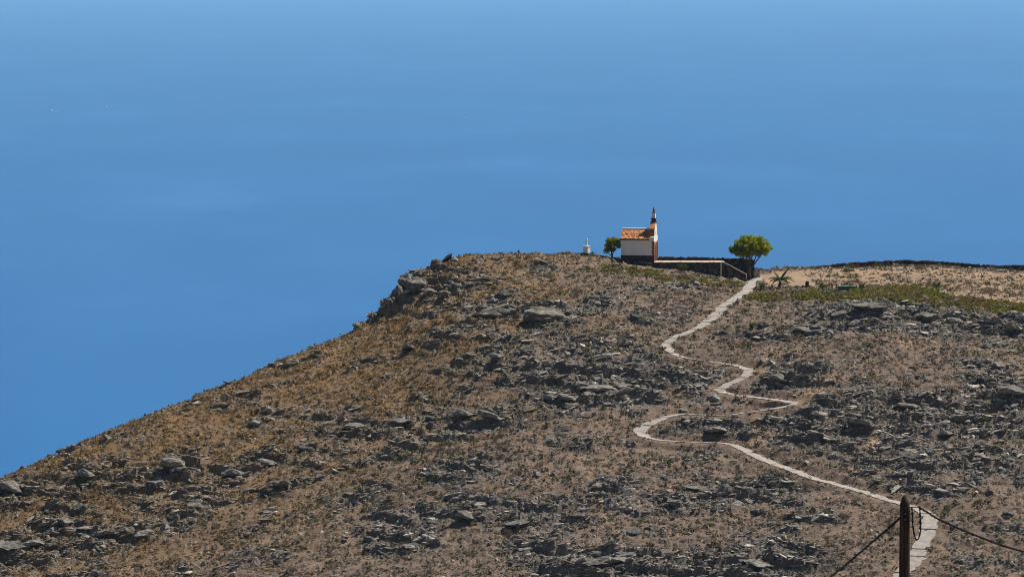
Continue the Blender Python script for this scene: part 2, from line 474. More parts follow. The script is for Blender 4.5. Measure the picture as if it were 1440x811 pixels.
# ---- fine grid (one sheet): dense where the photo looks, coarse elsewhere
gx = np.unique(np.concatenate([np.linspace(-2600, -160, 14), np.linspace(-160, -96, 20), np.arange(-96, 98, 0.28), np.linspace(98, 160, 18), np.linspace(160, 2200, 12)]))
gy = np.unique(np.concatenate([np.linspace(-400, 560, 33), np.linspace(560, 640, 25), np.arange(640, 805, 0.30), np.arange(805, 850, 1.1), np.linspace(850, 950, 12), np.linspace(950, 2400, 15)]))
GX, GY = np.meshgrid(gx, gy, indexing='ij')
Zb = base_z(GX, GY)

# distance to the path
dist = np.full(GX.shape, 99.0); zpath = np.zeros(GX.shape); wpath = np.ones(GX.shape)
for k in range(len(ss)):
    i0, i1 = np.searchsorted(gx, (PX_[k] - 5, PX_[k] + 5)); j0, j1 = np.searchsorted(gy, (PY_[k] - 5, PY_[k] + 5))
    if i1 <= i0 or j1 <= j0: continue
    d = np.hypot(GX[i0:i1, j0:j1] - PX_[k], GY[i0:i1, j0:j1] - PY_[k]) - PW_[k]
    m = d < dist[i0:i1, j0:j1]
    dist[i0:i1, j0:j1] = np.where(m, d, dist[i0:i1, j0:j1]); zpath[i0:i1, j0:j1] = np.where(m, PZ_[k], zpath[i0:i1, j0:j1])

# picture of where the bare rock crops out, in plan (centres given by sight line, radii in metres: x, y)
SPOTS = [(570, 415, 5.5, 5, 1.0), (600, 398, 5, 5, 1.2), (545, 430, 3, 4, .6), (650, 400, 5, 4, .9), (690, 430, 6, 5, .8), (770, 440, 6, 5, .9), (830, 432, 4, 3, .6),
         (590, 385, 4, 5, 1.1), (1175, 438, 6, 5, .9), (1230, 436, 9, 6, 1.35), (1290, 446, 8, 6, 1.3), (1200, 432, 6, 4, 1.2), (1340, 455, 6, 5, 1.1), (1390, 458, 8, 5, 1.25), (1440, 462, 8, 5, 1.2),
         (850, 545, 8, 7, 1.2), (790, 560, 6, 6, .8), (690, 590, 6, 5, .9), (620, 590, 5, 5, .6), (470, 595, 4, 4, .8), (500, 602, 4, 4, .9),
         (250, 662, 4, 5, 1.3), (120, 672, 6, 6, 1.0), (20, 690, 5, 6, 1.1), (190, 668, 5, 5, .9), (320, 668, 4, 5, .8), (370, 655, 3, 3, .9), (390, 690, 3, 3, .8),
         (20, 780, 6, 8, 1.2), (90, 745, 6, 6, 1.0), (160, 755, 5, 5, .9), (230, 735, 6, 5, .8), (280, 705, 3, 4, .9),
         (1080, 540, 8, 6, 1.0), (1000, 545, 5, 5, .7), (1010, 600, 9, 5, 1.1), (1090, 600, 8, 6, 1.0), (1180, 610, 9, 7, 1.0), (1270, 620, 9, 7, .9), (1350, 600, 9, 7, .8),
         (1420, 560, 7, 6, 1.0), (1210, 570, 8, 6, .8), (1300, 570, 8, 5, .8), (1300, 650, 9, 6, .8), (1400, 660, 8, 6, .7), (1150, 580, 6, 5, .9),
         (840, 795, 9, 7, 1.1), (920, 800, 8, 6, 1.0), (1020, 795, 8, 6, 1.0), (1090, 790, 6, 5, 1.0), (760, 720, 7, 5, .8), (870, 690, 6, 4, .6), (1080, 690, 7, 4, .8),
         (960, 710, 6, 4, .7), (600, 720, 7, 5, .6), (500, 700, 6, 5, .7), (560, 760, 6, 5, .7), (440, 640, 6, 5, .6), (540, 640, 6, 5, .6), (650, 660, 7, 5, .6),
         (700, 500, 7, 5, .7), (620, 480, 6, 4, .6), (860, 490, 7, 5, .7), (760, 510, 7, 5, .8), (920, 520, 7, 5, .8), (960, 540, 6, 5, .6), (1130, 465, 4, 3, .8), (380, 600, 5, 4, .6), (350, 560, 5, 4, .5)]
warpx = GX + 2.2 * gnoise(GX / 6.0, GY / 6.0, 5); warpy = GY + 2.6 * gnoise(GX / 6.0, GY / 6.0, 9)
spot = np.zeros(GX.shape)
for px, py, rx, ry, a in SPOTS:
    c = hit(px, py)
    i0, i1 = np.searchsorted(gx, (c[0] - 3.2 * rx, c[0] + 3.2 * rx)); j0, j1 = np.searchsorted(gy, (c[1] - 4 * ry, c[1] + 4 * ry))
    s = (slice(i0, i1), slice(j0, j1))
    spot[s] = np.maximum(spot[s], a * np.exp(-(((warpx[s] - c[0]) / rx) ** 2 + ((warpy[s] - c[1]) / ry) ** 2) * 0.8))
patch = fbm(GX / 11.0, GY / 8.0, 4, 21)
outc = np.clip(spot * 1.05 + smooth(-0.08, 0.40, patch) * 0.58, 0, 1.35)
outc = outc * (0.40 + 0.60 * smooth(-0.30, 0.15, fbm(GX / 6.5, GY / 4.0, 3, 23)))

PXL, PYL = pixel(GX, GY, Zb)                       # only used to locate the survey zones below
def zone(poly):
    """inside test of a plan region whose outline is given as sight lines"""
    pts = np.array([hit(a, b)[:2] for a, b in poly])
    ins = np.zeros(GX.shape, bool)
    for (x0, y0), (x1, y1) in zip(pts, np.roll(pts, -1, 0)):
        if y0 == y1: continue
        ins ^= ((y0 > warpy) != (y1 > warpy)) & (warpx < (x1 - x0) * (warpy - y0) / (y1 - y0) + x0)
    return ins
z_field = zone([(1045, 400), (1080, 384), (1150, 380), (1270, 375), (1440, 385), (1600, 393), (1600, 440), (1440, 432), (1330, 420), (1230, 407), (1130, 405), (1060, 404)])
z_green = zone([(1040, 416), (1075, 413), (1110, 411), (1140, 410), (1200, 411), (1280, 404), (1340, 418), (1440, 428), (1600, 440), (1600, 452), (1440, 446), (1360, 438), (1300, 428), (1240, 420), (1170, 423), (1100, 424), (1050, 422)])
z_green2 = zone([(820, 374), (880, 376), (960, 388), (1010, 398), (1045, 398), (1040, 408), (1000, 406), (940, 398), (880, 387), (825, 381)])
outc = outc * np.where(z_field, 0.12, 1) * np.where(z_green | z_green2, 0.25, 1)
# quiet ground round the chapel and its terrace
cx0 = hit(900, 368)
quiet = np.exp(-(((GX - 24) / 16) ** 2 + ((GY - 792) / 9) ** 2) * 1.0)
outc = outc * (1 - 0.9 * np.clip(quiet * 1.3, 0, 1))
pm = smooth(0.4, 3.4, dist)                           # keep rock off the path
outc = outc * pm

# bedding steps: hard layers weather out as low scarps
strat = Zb + 1.5 * fbm(GX / 13.0, GY / 13.0, 3, 31) + 0.10 * GX * 0.35 + 0.35 * fbm(GX / 3.0, GY / 3.0, 3, 33)
def terrace(s, L, k):
    q = s / L; fl = np.floor(q); fr = q - fl
    return L * (fl + smooth(0.5 - k, 0.5 + k, fr)) - s
Z = Zb + np.clip(outc, 0, 1.2) * (terrace(strat, 1.7, 0.10) * 1.0 + terrace(strat + 3.3, 0.62, 0.14) * 0.8)
# blocky jointed rock
v1, v2, vid, vx, vy = voronoi(warpx / 2.7, warpy / 2.1, 41)
blk = smooth(0.25, 0.8, outc)
crack = smooth(0.0, 0.16, v2 - v1)
Z += blk * ((vid - 0.35) * 0.75 * crack + (hash2(np.floor(vid * 9999), np.floor(vid * 777), 3) - 0.5) * 0.9 * vx + 0.7 * (vid - 0.4) * vy - 0.25 * (1 - crack))
w1, w2, wid, wx, wy = voronoi(warpx / 1.05, warpy / 0.85, 51)
rub = smooth(0.12, 0.55, outc)
crack2 = smooth(0.0, 0.2, w2 - w1)
Z += rub * ((wid - 0.4) * 0.40 * crack2 + 0.35 * (wid - 0.5) * wx - 0.16 * (1 - crack2))
# loose stony ground everywhere
w3, w4, wid3, _, _ = voronoi(GX / 0.8 + 7, GY / 0.8, 61)
stony = smooth(0.62, 0.9, wid3) * smooth(0.05, 0.35, w4 - w3) * np.where(z_field, 0.25, 1.0) * pm
Z += stony * 0.30
Z += (0.28 * fbm(GX / 4.5, GY / 4.5, 4, 71) + 0.10 * fbm(GX / 1.1, GY / 1.1, 3, 77)) * (0.35 + 0.65 * pm) * (1 - 0.6 * np.clip(quiet, 0, 1)) * np.where(z_field, 0.4, 1.0)
far = smooth(0, 60, np.maximum(np.maximum(-100 - GX, GX - 110), np.maximum(640 - GY, GY - 850)))
Z += far * 9 * fbm(GX / 90, GY / 90, 4, 81) * (GY > 300)
# bench cut for the path
on = 1 - smooth(0.15, 1.9, dist)
Z = Z * (1 - on) + (zpath - 0.10) * on

rockm = np.clip(np.maximum(smooth(0.13, 0.40, outc) * (0.8 + 0.2 * crack2), 0.5 * stony), 0, 1)
rockm *= 0.65 + 0.35 * smooth(-0.35, 0.1, fbm(GX / 2.2, GY / 2.2, 3, 91))
green = np.clip(z_green * smooth(-0.5, 0.1, fbm(GX / 3.0, GY / 5.0, 3, 95)) + 0.8 * z_green2 * smooth(-0.3, 0.25, fbm(GX / 2.5, GY / 4, 3, 96)), 0, 1) * (1 - 0.7 * rockm)
# dry ochre grass on the seaward brow
brow = 1 - smooth(4, 30, (Zb - np.interp(GX, [-100, -74, -44, -20, -9, 2, 14, 30], [-95, -79, -67, -57.5, -49, -48.6, -49, -60])) * -1.0)
ochre = np.clip(brow * smooth(20, -6, GX) if False else brow * (1 - smooth(-12, 22, GX)), 0, 1) * (0.55 + 0.45 * smooth(-0.4, 0.3, fbm(GX / 5, GY / 5, 3, 97)))
warm = np.clip(brow * (1 - smooth(-16, 10, GX)), 0, 1) * 0.7
pale = np.clip(np.where(z_field, 0.75, 0.0) + np.clip(quiet, 0, 1) * 0.6 + 0.35 * smooth(0.1, 0.5, fbm(GX / 4, GY / 3, 3, 99)), 0, 0.9)

TRACKS = [[(1119, 567), (1135, 556), (1152, 545), (1166, 536)], [(1062, 520), (1074, 521), (1086, 521)], [(1064, 624), (1074, 612), (1066, 600), (1062, 590)], [(815, 636), (828, 664), (836, 690), (850, 720), (868, 750), (884, 790)],
          [(1085, 398), (1105, 394), (1128, 392)], [(1270, 480), (1274, 488)], [(1222, 612), (1225, 628)], [(690, 398), (760, 404), (800, 410)]]
for tk_ in TRACKS:
    q = np.array([hit(a, b) for a, b in tk_]); q = catmull(q, 14)
    for a, b, _ in q:
        i0, i1 = np.searchsorted(gx, (a - 2.4, a + 2.4)); j0, j1 = np.searchsorted(gy, (b - 2.4, b + 2.4)); sl = (slice(i0, i1), slice(j0, j1))
        thin = len(tk_) == 6
        g_ = np.clip((0.62 if thin else 1.25) * np.exp(-((GX[sl] - a + 0.4 * (warpx[sl] - GX[sl])) ** 2 + (GY[sl] - b + 0.4 * (warpy[sl] - GY[sl])) ** 2) / (0.30 if thin else 0.9)), 0, 0.95)
        pale[sl] = np.maximum(pale[sl], g_); rockm[sl] *= 1 - g_
nx, ny = GX.shape
idx = np.arange(nx * ny).reshape(nx, ny)
quads = np.stack([idx[:-1, :-1], idx[1:, :-1], idx[1:, 1:], idx[:-1, 1:]], -1).reshape(-1, 4)
me = np_mesh('hillside', np.stack([GX, GY, Z], -1).reshape(-1, 3), quads, smooth_shade=False)
for nm, arr in (('rock', rockm), ('green', green), ('ochre', ochre), ('warm', warm), ('pale', pale)):
    a = me.attributes.new(nm, 'FLOAT', 'POINT'); a.data.foreach_set('value', arr.astype(np.float32).ravel())
hill = tag(put('hillside', me, 'ground'), 'dry stony hillside of brown soil and grey rock outcrops falling to the sea', None, None, 'structure')

def zat(x, y): return bilerp(Z, gx, gy, np.asarray(x, float), np.asarray(y, float))
def fld(G, x, y): return bilerp(G, gx, gy, np.asarray(x, float), np.asarray(y, float))

# ------------------------------------------------------------------ sea and air
s = 150000.0
sea = put('sea', np_mesh('sea', [(-s, -s, SEA_Z), (s, -s, SEA_Z), (s, s, SEA_Z), (-s, s, SEA_Z)], [(0, 1, 2, 3)]), 'sea')
tag(sea, 'deep blue open sea below the hill', None, None, 'structure')

hm = bpy.data.materials.new('haze_air'); hm.use_nodes = True
hn = hm.node_tree.nodes; hn.clear()
ho = hn.new('ShaderNodeOutputMaterial'); hv = hn.new('ShaderNodeVolumePrincipled')
hv.inputs['Color'].default_value = (0.42, 0.76, 1.0, 1)
hv.inputs['Density'].default_value = 1.8e-5
hv.inputs['Anisotropy'].default_value = 0.0
hm.node_tree.links.new(hv.outputs[0], ho.inputs['Volume'])
MAT['haze'] = hm
h = 151000.0
tag(MB().box(-h, h, -h, h, SEA_Z - 30, 120).build('haze', 'haze'), 'thin blue sea haze in the air', None, None, 'stuff')

# ------------------------------------------------------------------ path: concrete slabs laid as low steps
path = put('path', None); tag(path, 'pale concrete stepped path zigzagging down the hillside', None, None, 'structure')
k = 0
srng = np.random.default_rng(3)
while k < len(ss) - 4:
    L = int(srng.integers(4, 13))
    k2 = min(k + L, len(ss) - 1)
    ii = np.linspace(k, k2, 2 + int(L * 0.8))
    top = []; 
    zz = 0.5 * (np.interp(k, range(len(ss)), PZ_) + np.interp(k2, range(len(ss)), PZ_))
    m = MB(); rows = []
    for t in ii:
        x, y, w = (np.interp(t, range(len(ss)), q) for q in (PX_, PY_, PW_))
        a = np.array((np.interp(min(t + 1, len(ss) - 1), range(len(ss)), PX_) - np.interp(max(t - 1, 0), range(len(ss)), PX_),
                      np.interp(min(t + 1, len(ss) - 1), range(len(ss)), PY_) - np.interp(max(t - 1, 0), range(len(ss)), PY_)))
        a /= np.hypot(*a) + 1e-9; nrm = np.array((-a[1], a[0]))
        z = 0.93 * np.interp(t, range(len(ss)), PZ_) + 0.07 * zz
        wl = w * (1 + 0.15 * srng.standard_normal()); wr = w * (1 + 0.15 * srng.standard_normal())
        rows.append([(x + nrm[0] * wl, y + nrm[1] * wl, z), (x - nrm[0] * wr, y - nrm[1] * wr, z)])
    if k2 < len(ss) - 1:      # dark open joint between slabs
        for j in (0, 1):
            rows[-1][j] = tuple(0.985 * np.array(rows[-1][j]) + 0.015 * np.array(rows[-2][j]))
    V = [q for r in rows for q in r]; V += [(x, y, z - 0.35) for x, y, z in V]
    nr = len(rows); o = 2 * nr
    fs = [(2 * i, 2 * i + 1, 2 * i + 3, 2 * i + 2)[::-1] for i in range(nr - 1)]
    fs += [(2 * i, 2 * i + 2, o + 2 * i + 2, o + 2 * i)[::-1] for i in range(nr - 1)] + [(2 * i + 1, o + 2 * i + 1, o + 2 * i + 3, 2 * i + 3)[::-1] for i in range(nr - 1)]
    fs += [(0, o, o + 1, 1)[::-1], (2 * nr - 2, 2 * nr - 1, o + 2 * nr - 1, o + 2 * nr - 2)[::-1]]
    m.add(V, [f[::-1] for f in fs]).build('slab', 'concrete', path)
    k = k2

# ------------------------------------------------------------------ vegetation and rock meshes
def leaf_cloud(centers, sizes, tint, rs, flat=0.5):
    """a small quad at every centre, randomly turned"""
    n = len(centers)
    d = rs.normal(size=(n, 3)); d[:, 2] = np.abs(d[:, 2]) + flat; d /= np.linalg.norm(d, axis=1, keepdims=True)
    t = np.cross(d, rs.normal(size=(n, 3))); t /= np.linalg.norm(t, axis=1, keepdims=True); b = np.cross(d, t)
    s1 = sizes[:, None]; s2 = sizes[:, None] * rs.uniform(0.45, 0.8, (n, 1))
    V = np.stack([centers - t * s1, centers - b * s2, centers + t * s1, centers + b * s2], 1).reshape(-1, 3)
    return V, np.arange(4 * n).reshape(n, 4), tint

def hull(rs, npts, box=(1, 1, 1), power=0.55):
    """angular block: convex hull of points pushed out towards a box"""
    import bmesh
    p = rs.normal(size=(npts, 3)); p /= np.abs(p).max(axis=1, keepdims=True) ** power * np.linalg.norm(p, axis=1, keepdims=True) ** (1 - power)
    p *= rs.uniform(0.82, 1.0, (npts, 1)) * np.array(box)
    bm = bmesh.new()
    for q in p: bm.verts.new(q)
    r = bmesh.ops.convex_hull(bm, input=bm.verts)
    bmesh.ops.delete(bm, geom=[g for g in bm.verts if not g.link_faces], context='VERTS')
    bmesh.ops.triangulate(bm, faces=bm.faces[:]); bm.normal_update(); bm.verts.index_update()
    V = np.array([v.co for v in bm.verts]); T = np.array([[q.index for q in f.verts] for f in bm.faces]); bm.free()
    return V, T

def rock_mesh(name, seed, npts=26, flatz=0.75, col=(0.165, 0.150, 0.138)):
    rs = np.random.default_rng(seed)
    V, T = hull(rs, npts, (1, 1, flatz))
    g = rs.uniform(0.75, 1.15, (len(T), 1)) * np.array(col)
    return np_mesh(name, V, T, g)

def crag_mesh(name, seed, sub=4, flatz=0.8, col=(0.20, 0.182, 0.164), ncut=16, undercut=0.0):
    import bmesh
    from mathutils import noise
    rs = np.random.default_rng(seed)
    bm = bmesh.new(); bmesh.ops.create_icosphere(bm, subdivisions=sub, radius=1.25)
    dirs = rs.normal(size=(ncut, 3)); dirs /= np.linalg.norm(dirs, axis=1, keepdims=True); cut = rs.uniform(0.60, 0.95, ncut)
    for v in bm.verts:
        p = np.array(v.co)
        for d, c in zip(dirs, cut):
            h = p @ d
            if h > c: p = p - d * (h - c)
        q = Vector(p) * 2.2 + Vector((seed, 0, 0))
        k = 0.10 * noise.noise(q) + 0.07 * noise.noise(q * 2.7) + 0.05 * noise.noise(q * 6.1)
        lay = 0.05 * math.sin(9 * p[2] + 2.5 * noise.noise(q * 0.6))
        p = p * (1 + k) ; p[:2] *= 1 + lay
        if undercut and p[1] < 0.35:            # weathered hollow under the front lip
            t = min(max((0.30 - p[2] + 0.25 * noise.noise(q * 1.3)) / 0.35, 0), 1)
            p[1] += undercut * t * min(1, (0.35 - p[1]) / 0.8)
        v.co = (p[0], p[1], p[2] * flatz)
    V = np.array([v.co for v in bm.verts]); T = np.array([[q.index for q in f.verts] for f in bm.faces]); bm.free()
    g = rs.uniform(0.7, 1.2, (len(T), 1)) * np.array(col)
    me = np_mesh(name, V, T, g); me.materials.append(MAT['stone']); return me

ROCKS = [crag_mesh('boulder', 100 + i, 3, 0.62 + 0.12 * (i % 3), [(0.165, 0.152, 0.14), (0.245, 0.225, 0.20), (0.12, 0.113, 0.106)][i % 3], 12) for i in range(9)]
TONE = ['grey', 'pale grey', 'dark grey']
CRAGS = [crag_mesh('crag_block', 140 + i, 4, 0.85, (0.185, 0.165, 0.138), 15, 0.9 * (i % 2)) for i in range(6)]

def shrub_mesh(name, seed, col, spread=0.35, nl=240, h=0.75, leaf=0.075):
    rs = np.random.default_rng(seed)
    nb = 9
    bc = np.stack([rs.normal(0, 0.42, nb), rs.normal(0, 0.42, nb), rs.uniform(0.25, h, nb)], 1)
    br = rs.uniform(0.22, 0.40, nb)
    which = rs.integers(0, nb, nl)
    d = rs.normal(size=(nl, 3)); d /= np.linalg.norm(d, axis=1, keepdims=True)
    c = bc[which] + d * (br[which] * rs.uniform(0.5, 1.0, nl))[:, None]
    c[:, 2] = np.maximum(c[:, 2], 0.03)
    tint = np.array(col) * rs.uniform(1 - spread, 1 + spread, (nl, 1)) * rs.uniform(0.85, 1.15, (nl, 3))
    V, T, tt = leaf_cloud(c, rs.uniform(0.7, 1.5, nl) * leaf, tint, rs, 0.3)
    q = np_mesh(name, V, T, tt); q.materials.append(MAT['scrub']); return q

SH_GREY = [shrub_mesh('shrub', 200 + i, (0.125, 0.113, 0.073)) for i in range(4)]
SH_OLIVE = [shrub_mesh('shrub', 210 + i, (0.115, 0.110, 0.040)) for i in range(4)]
SH_OCHRE = [shrub_mesh('shrub', 220 + i, (0.20, 0.130, 0.042)) for i in range(4)]
SH_BROWN = [shrub_mesh('shrub', 230 + i, (0.15, 0.098, 0.062)) for i in range(3)]

# sample points of the hill inside the view
def sample(nwant, margin=30, seed=0, ymax=835):
    rs = np.random.default_rng(seed); xs = []; ys = []
    while sum(map(len, xs)) < nwant:
        y = 640 + (ymax - 640) * rs.random(nwant * 2); x = rs.uniform(-92, 95, nwant * 2)
        z = base_z(x, y); a, b = pixel(x, y, z)
        ok = (a > -margin) & (a < 1440 + margin) & (b < 811 + margin)
        xs.append(x[ok]); ys.append(y[ok])
    return np.concatenate(xs)[:nwant], np.concatenate(ys)[:nwant]

TERR = (16.5, 45.5, 780.5, 801.5)                      # terrace and chapel keep-out, in plan
def free(x, y, pad=0.0):
    d = fld(dist, x, y)
    inside = (x > TERR[0] - 2 + 4.0) & (x < TERR[1] + 4.0) & (y > TERR[2]) & (y < TERR[3])
    return (d > 0.25 + pad) & ~inside

BENDS = [(0, 8, 'beside the top straight of the path'), (8, 13, 'by the first hairpin of the path below the chapel'), (13, 17, 'beside the second bend of the path'), (17, 21, 'by the third bend of the path'),
         (21, 25, 'by the fourth hairpin of the path'), (25, 30, 'along the level run of path above the fifth hairpin'), (30, 35, 'by the fifth hairpin of the path'), (35, 39, 'along the path just below the fifth hairpin'),
         (39, 46, 'beside the long diagonal run of the path'), (46, 54, 'beside the wide lowest stretch of the path')]
def place_label(x, y, z):
    """which part of the hill a thing stands on, named by what one can find there"""
    px, py = pixel(x, y, z)
    d = float(fld(dist, x, y))
    if d < 4.5:
        k = int(np.argmin(np.hypot(pw[:, 0] - x, pw[:, 1] - y)))
        return next(t for a, b, t in BENDS if a <= k < b)
    if float(fld(z_field.astype(float), x, y)) > 0.5: return 'on the bare tan field below the long dark wall' if px < 1290 else 'on the bare tan field beyond the lone round bush'
    if 1100 < px and py < 500: return 'among the dark crags below the green strip' if py < 470 else 'under the dark crags below the green strip'
    if 820 < px < 1060 and py < 410: return 'on the ground just below the chapel terrace'
    if px < 720 and py < 470: return 'around the rocky crag at the seaward brow' if py > 390 else 'on top of the brow near the black tilted slab'
    if py < 470: return 'on the upper slope under the chapel'
    sky_y = np.interp(px, [0, 150, 300, 430, 540], [674, 608, 549, 493, 446])
    if px < 560 and py < sky_y + 30: return 'on the very crest of the dry ridge above the sea'
    if px < 560 and py < sky_y + 75: return 'just below the crest of the dry ridge above the sea'
    if px > 1130 and py < 560: return 'on the brown slope between the crags and grey ledges'
    if px > 1110 and py < 690: return 'on the grey ledges across from the path hairpins'
    if px > 1090 and py > 690: return 'on the slope below the long diagonal run of the path'
    if px > 760 and py < 630: return 'on the rocky ground between chapel crest and fifth hairpin'
    if py > 730: return 'low on the stony slope, above the valley' if px > 430 else 'low on the stony slope under the ridge outcrops'
    if px < 430: return 'among the ridge outcrops halfway down'
    if py < 560: return 'on the slope below the rocky crag'
    if px > 760: return 'on the open slope below the fifth hairpin'
    return 'on the open middle of the slope' if py < 640 else 'on the lower middle of the slope'

# --- individual boulders
brs = np.random.default_rng(11)
bx, by = sample(9000, 0, 12)
w = smooth(0.25, 0.9, fld(outc, bx, by)) + 0.06
keep = (brs.random(len(bx)) < w) & free(bx, by, 0.9) & (fld(z_field.astype(float), bx, by) < 0.3)
bx, by = bx[keep][:270], by[keep][:270]
for x, y in zip(bx, by):
    r = float(np.clip(brs.lognormal(-0.55, 0.36), 0.36, 1.2))
    z = float(zat(x, y))
    sc = (r * brs.uniform(0.9, 1.5), r * brs.uniform(0.8, 1.2), r * brs.uniform(0.6, 1.1))
    k = int(brs.integers(len(ROCKS)))
    size = 'large' if r > 0.80 else ('small' if r < 0.52 else 'medium')
    ratio = sc[2] * (0.62 + 0.12 * (k % 3)) / sc[0]
    form = 'flat' if ratio < 0.40 else ('upright' if ratio > 0.68 else 'blocky')
    o = put('boulder', ROCKS[k], None, None, (x, y, z - 0.02 * sc[2]), (brs.uniform(-.25, .25), brs.uniform(-.25, .25), brs.uniform(-0.6, 0.6) + math.pi * int(brs.integers(2))), sc)
    what = '%s %s %s boulder' % (size, form, TONE[k % 3]); where = place_label(x, y, z)
    tag(o, what + ' ' + where, 'boulder', what + 's ' + where)

# --- individual shrubs
shx, shy = sample(6000, 0, 14)
gpat = fbm(shx / 9.0, shy / 9.0, 3, 121)
keep = free(shx, shy, 0.35) & (brs.random(len(shx)) < 0.25 + 0.75 * smooth(-0.2, 0.3, gpat)) & (fld(outc, shx, shy) < 0.75)
shx, shy = shx[keep][:265], shy[keep][:265]
for x, y in zip(shx, shy):
    z = float(zat(x, y)); oc = float(fld(ochre, x, y)); u = brs.random()
    if oc > 0.35 and u < 0.75: S, what, gp = SH_OCHRE, 'ochre dry shrub', 'ochre shrubs'
    elif u < 0.50: S, what, gp = SH_GREY, 'grey olive shrub', 'grey olive shrubs'
    elif u < 0.82: S, what, gp = SH_OLIVE, 'dark green shrub', 'dark green shrubs'
    else: S, what, gp = SH_BROWN, 'brown dry shrub', 'brown shrubs'
    r = float(np.clip(brs.lognormal(-0.25, 0.25), 0.5, 1.3))
    o = put('shrub', S[int(brs.integers(len(S)))], None, None, (x, y, z - 0.05), (0, 0, brs.uniform(0, 6.28)), (r * brs.uniform(.9, 1.5), r, r * brs.uniform(.7, 1.0)))
    sz_ = 'large ' if r > 0.92 else ('small ' if r < 0.66 else 'middling '); where = place_label(x, y, z)
    tag(o, sz_ + what + ' ' + where, 'shrub', sz_ + gp + ' ' + where)

# --- uncountable scrub, grass and loose stones
def tufts(n, seed, colour, size, leaves, dens, height=0.6):
    x, y = sample(n * 4, 90, seed)
    rs = np.random.default_rng(seed + 1)
    ok = free(x, y, -0.38) & (rs.random(len(x)) < dens(x, y))
    x, y = x[ok][:n], y[ok][:n]; n = len(x)
    z = zat(x, y); r = size * np.clip(rs.lognormal(0, 0.4, n), 0.4, 2.4)
    L = leaves
    d = rs.normal(size=(n, L, 3)); d[..., 2] = np.abs(d[..., 2]); d /= np.linalg.norm(d, axis=2, keepdims=True)
    rr = rs.uniform(0.35, 1.0, (n, L, 1))
    c = d * rr * r[:, None, None] * np.array((1.15, 1.0, height)) + np.stack([x, y, z], 1)[:, None, :]
    base = colour(x, y, rs)
    tint = (base[:, None, :] * rs.uniform(0.7, 1.3, (n, L, 1))).reshape(-1, 3)
    sz = np.repeat(r, L) * rs.uniform(0.25, 0.45, n * L)
    V, T, tt = leaf_cloud(c.reshape(-1, 3), sz, tint, rs, 0.25)
    return np_mesh('tufts', V, T, tt)

def pick(rs, n, cols): return np.array(cols)[rs.integers(0, len(cols), n)]
scrub = tufts(36000, 300, lambda x, y, rs: np.where((rs.random(len(x)) < fld(ochre, x, y))[:, None], pick(rs, len(x), [(0.22, 0.135, 0.045), (0.17, 0.112, 0.05), (0.24, 0.165, 0.07)]),
        np.where((fbm(x / 4.5, y / 4.5, 3, 133) + 0.22 * rs.standard_normal(len(x)) > 0.12)[:, None], pick(rs, len(x), [(0.105, 0.100, 0.045), (0.125, 0.112, 0.050), (0.092, 0.092, 0.040)]),
                 pick(rs, len(x), [(0.165, 0.145, 0.105), (0.18, 0.146, 0.108), (0.14, 0.126, 0.088), (0.21, 0.168, 0.126)]))),
        0.34, 10, lambda x, y: (0.30 + 0.70 * smooth(-0.3, 0.3, fbm(x / 7, y / 6, 4, 131))) * (1 - 0.75 * smooth(0.5, 0.9, fld(outc, x, y))) * np.where(fld(z_field.astype(float), x, y) > .5, 0.40, 1.0))
tag(put('scrub', scrub, 'scrub'), 'low dry scrub growing all over the slope', None, None, 'stuff')
grass = tufts(19000, 320, lambda x, y, rs: pick(rs, len(x), [(0.25, 0.185, 0.105), (0.21, 0.155, 0.095), (0.31, 0.225, 0.135), (0.19, 0.135, 0.078)]),
        0.26, 6, lambda x, y: 0.25 + 0.5 * fld(ochre, x, y) + 0.3 * smooth(-0.2, 0.3, fbm(x / 5, y / 5, 3, 141)), 0.8)
tag(put('dry_grass', grass, 'scrub'), 'straw coloured dry grass tufts across the slope', None, None, 'stuff')
cover = tufts(3600, 340, lambda x, y, rs: pick(rs, len(x), [(0.088, 0.095, 0.016), (0.105, 0.112, 0.018), (0.12, 0.092, 0.026), (0.075, 0.068, 0.02), (0.13, 0.13, 0.02)]),
        0.5, 14, lambda x, y: np.clip(fld(green, x, y) * 20, 0, 1), 0.6) if False else None
# green ground cover: sample inside the green strips only
gxs, gys = sample(120000, 90, 341)
gk = (fld(green, gxs, gys) > 0.3) & free(gxs, gys, 0.1)
gxs, gys = gxs[gk][:5800], gys[gk][:5800]
grs = np.random.default_rng(342); ng = len(gxs)
gz = zat(gxs, gys); gr_ = 0.42 * np.clip(grs.lognormal(0, 0.35, ng), 0.4, 2.0)
d = grs.normal(size=(ng, 13, 3)); d[..., 2] = np.abs(d[..., 2]); d /= np.linalg.norm(d, axis=2, keepdims=True)
c = d * grs.uniform(0.35, 1, (ng, 13, 1)) * gr_[:, None, None] * np.array((1.3, 1.1, 0.7)) + np.stack([gxs, gys, gz], 1)[:, None]
gpat = smooth(-0.25, 0.25, fbm(gxs / 5, gys / 7, 3, 343))[:, None]
gb = gpat * pick(grs, ng, [(0.19, 0.20, 0.022), (0.22, 0.215, 0.024), (0.16, 0.155, 0.026)]) + (1 - gpat) * pick(grs, ng, [(0.21, 0.15, 0.045), (0.16, 0.12, 0.05), (0.19, 0.145, 0.035)])
V, T, tt = leaf_cloud(c.reshape(-1, 3), np.repeat(gr_, 13) * grs.uniform(0.22, 0.4, ng * 13), (gb[:, None] * grs.uniform(.7, 1.3, (ng, 13, 1))).reshape(-1, 3), grs, 0.25)
tag(put('ground_cover', np_mesh('ground_cover', V, T, tt), 'scrub'), 'yellow green low plants in strips below the terrace and field', None, None, 'stuff')

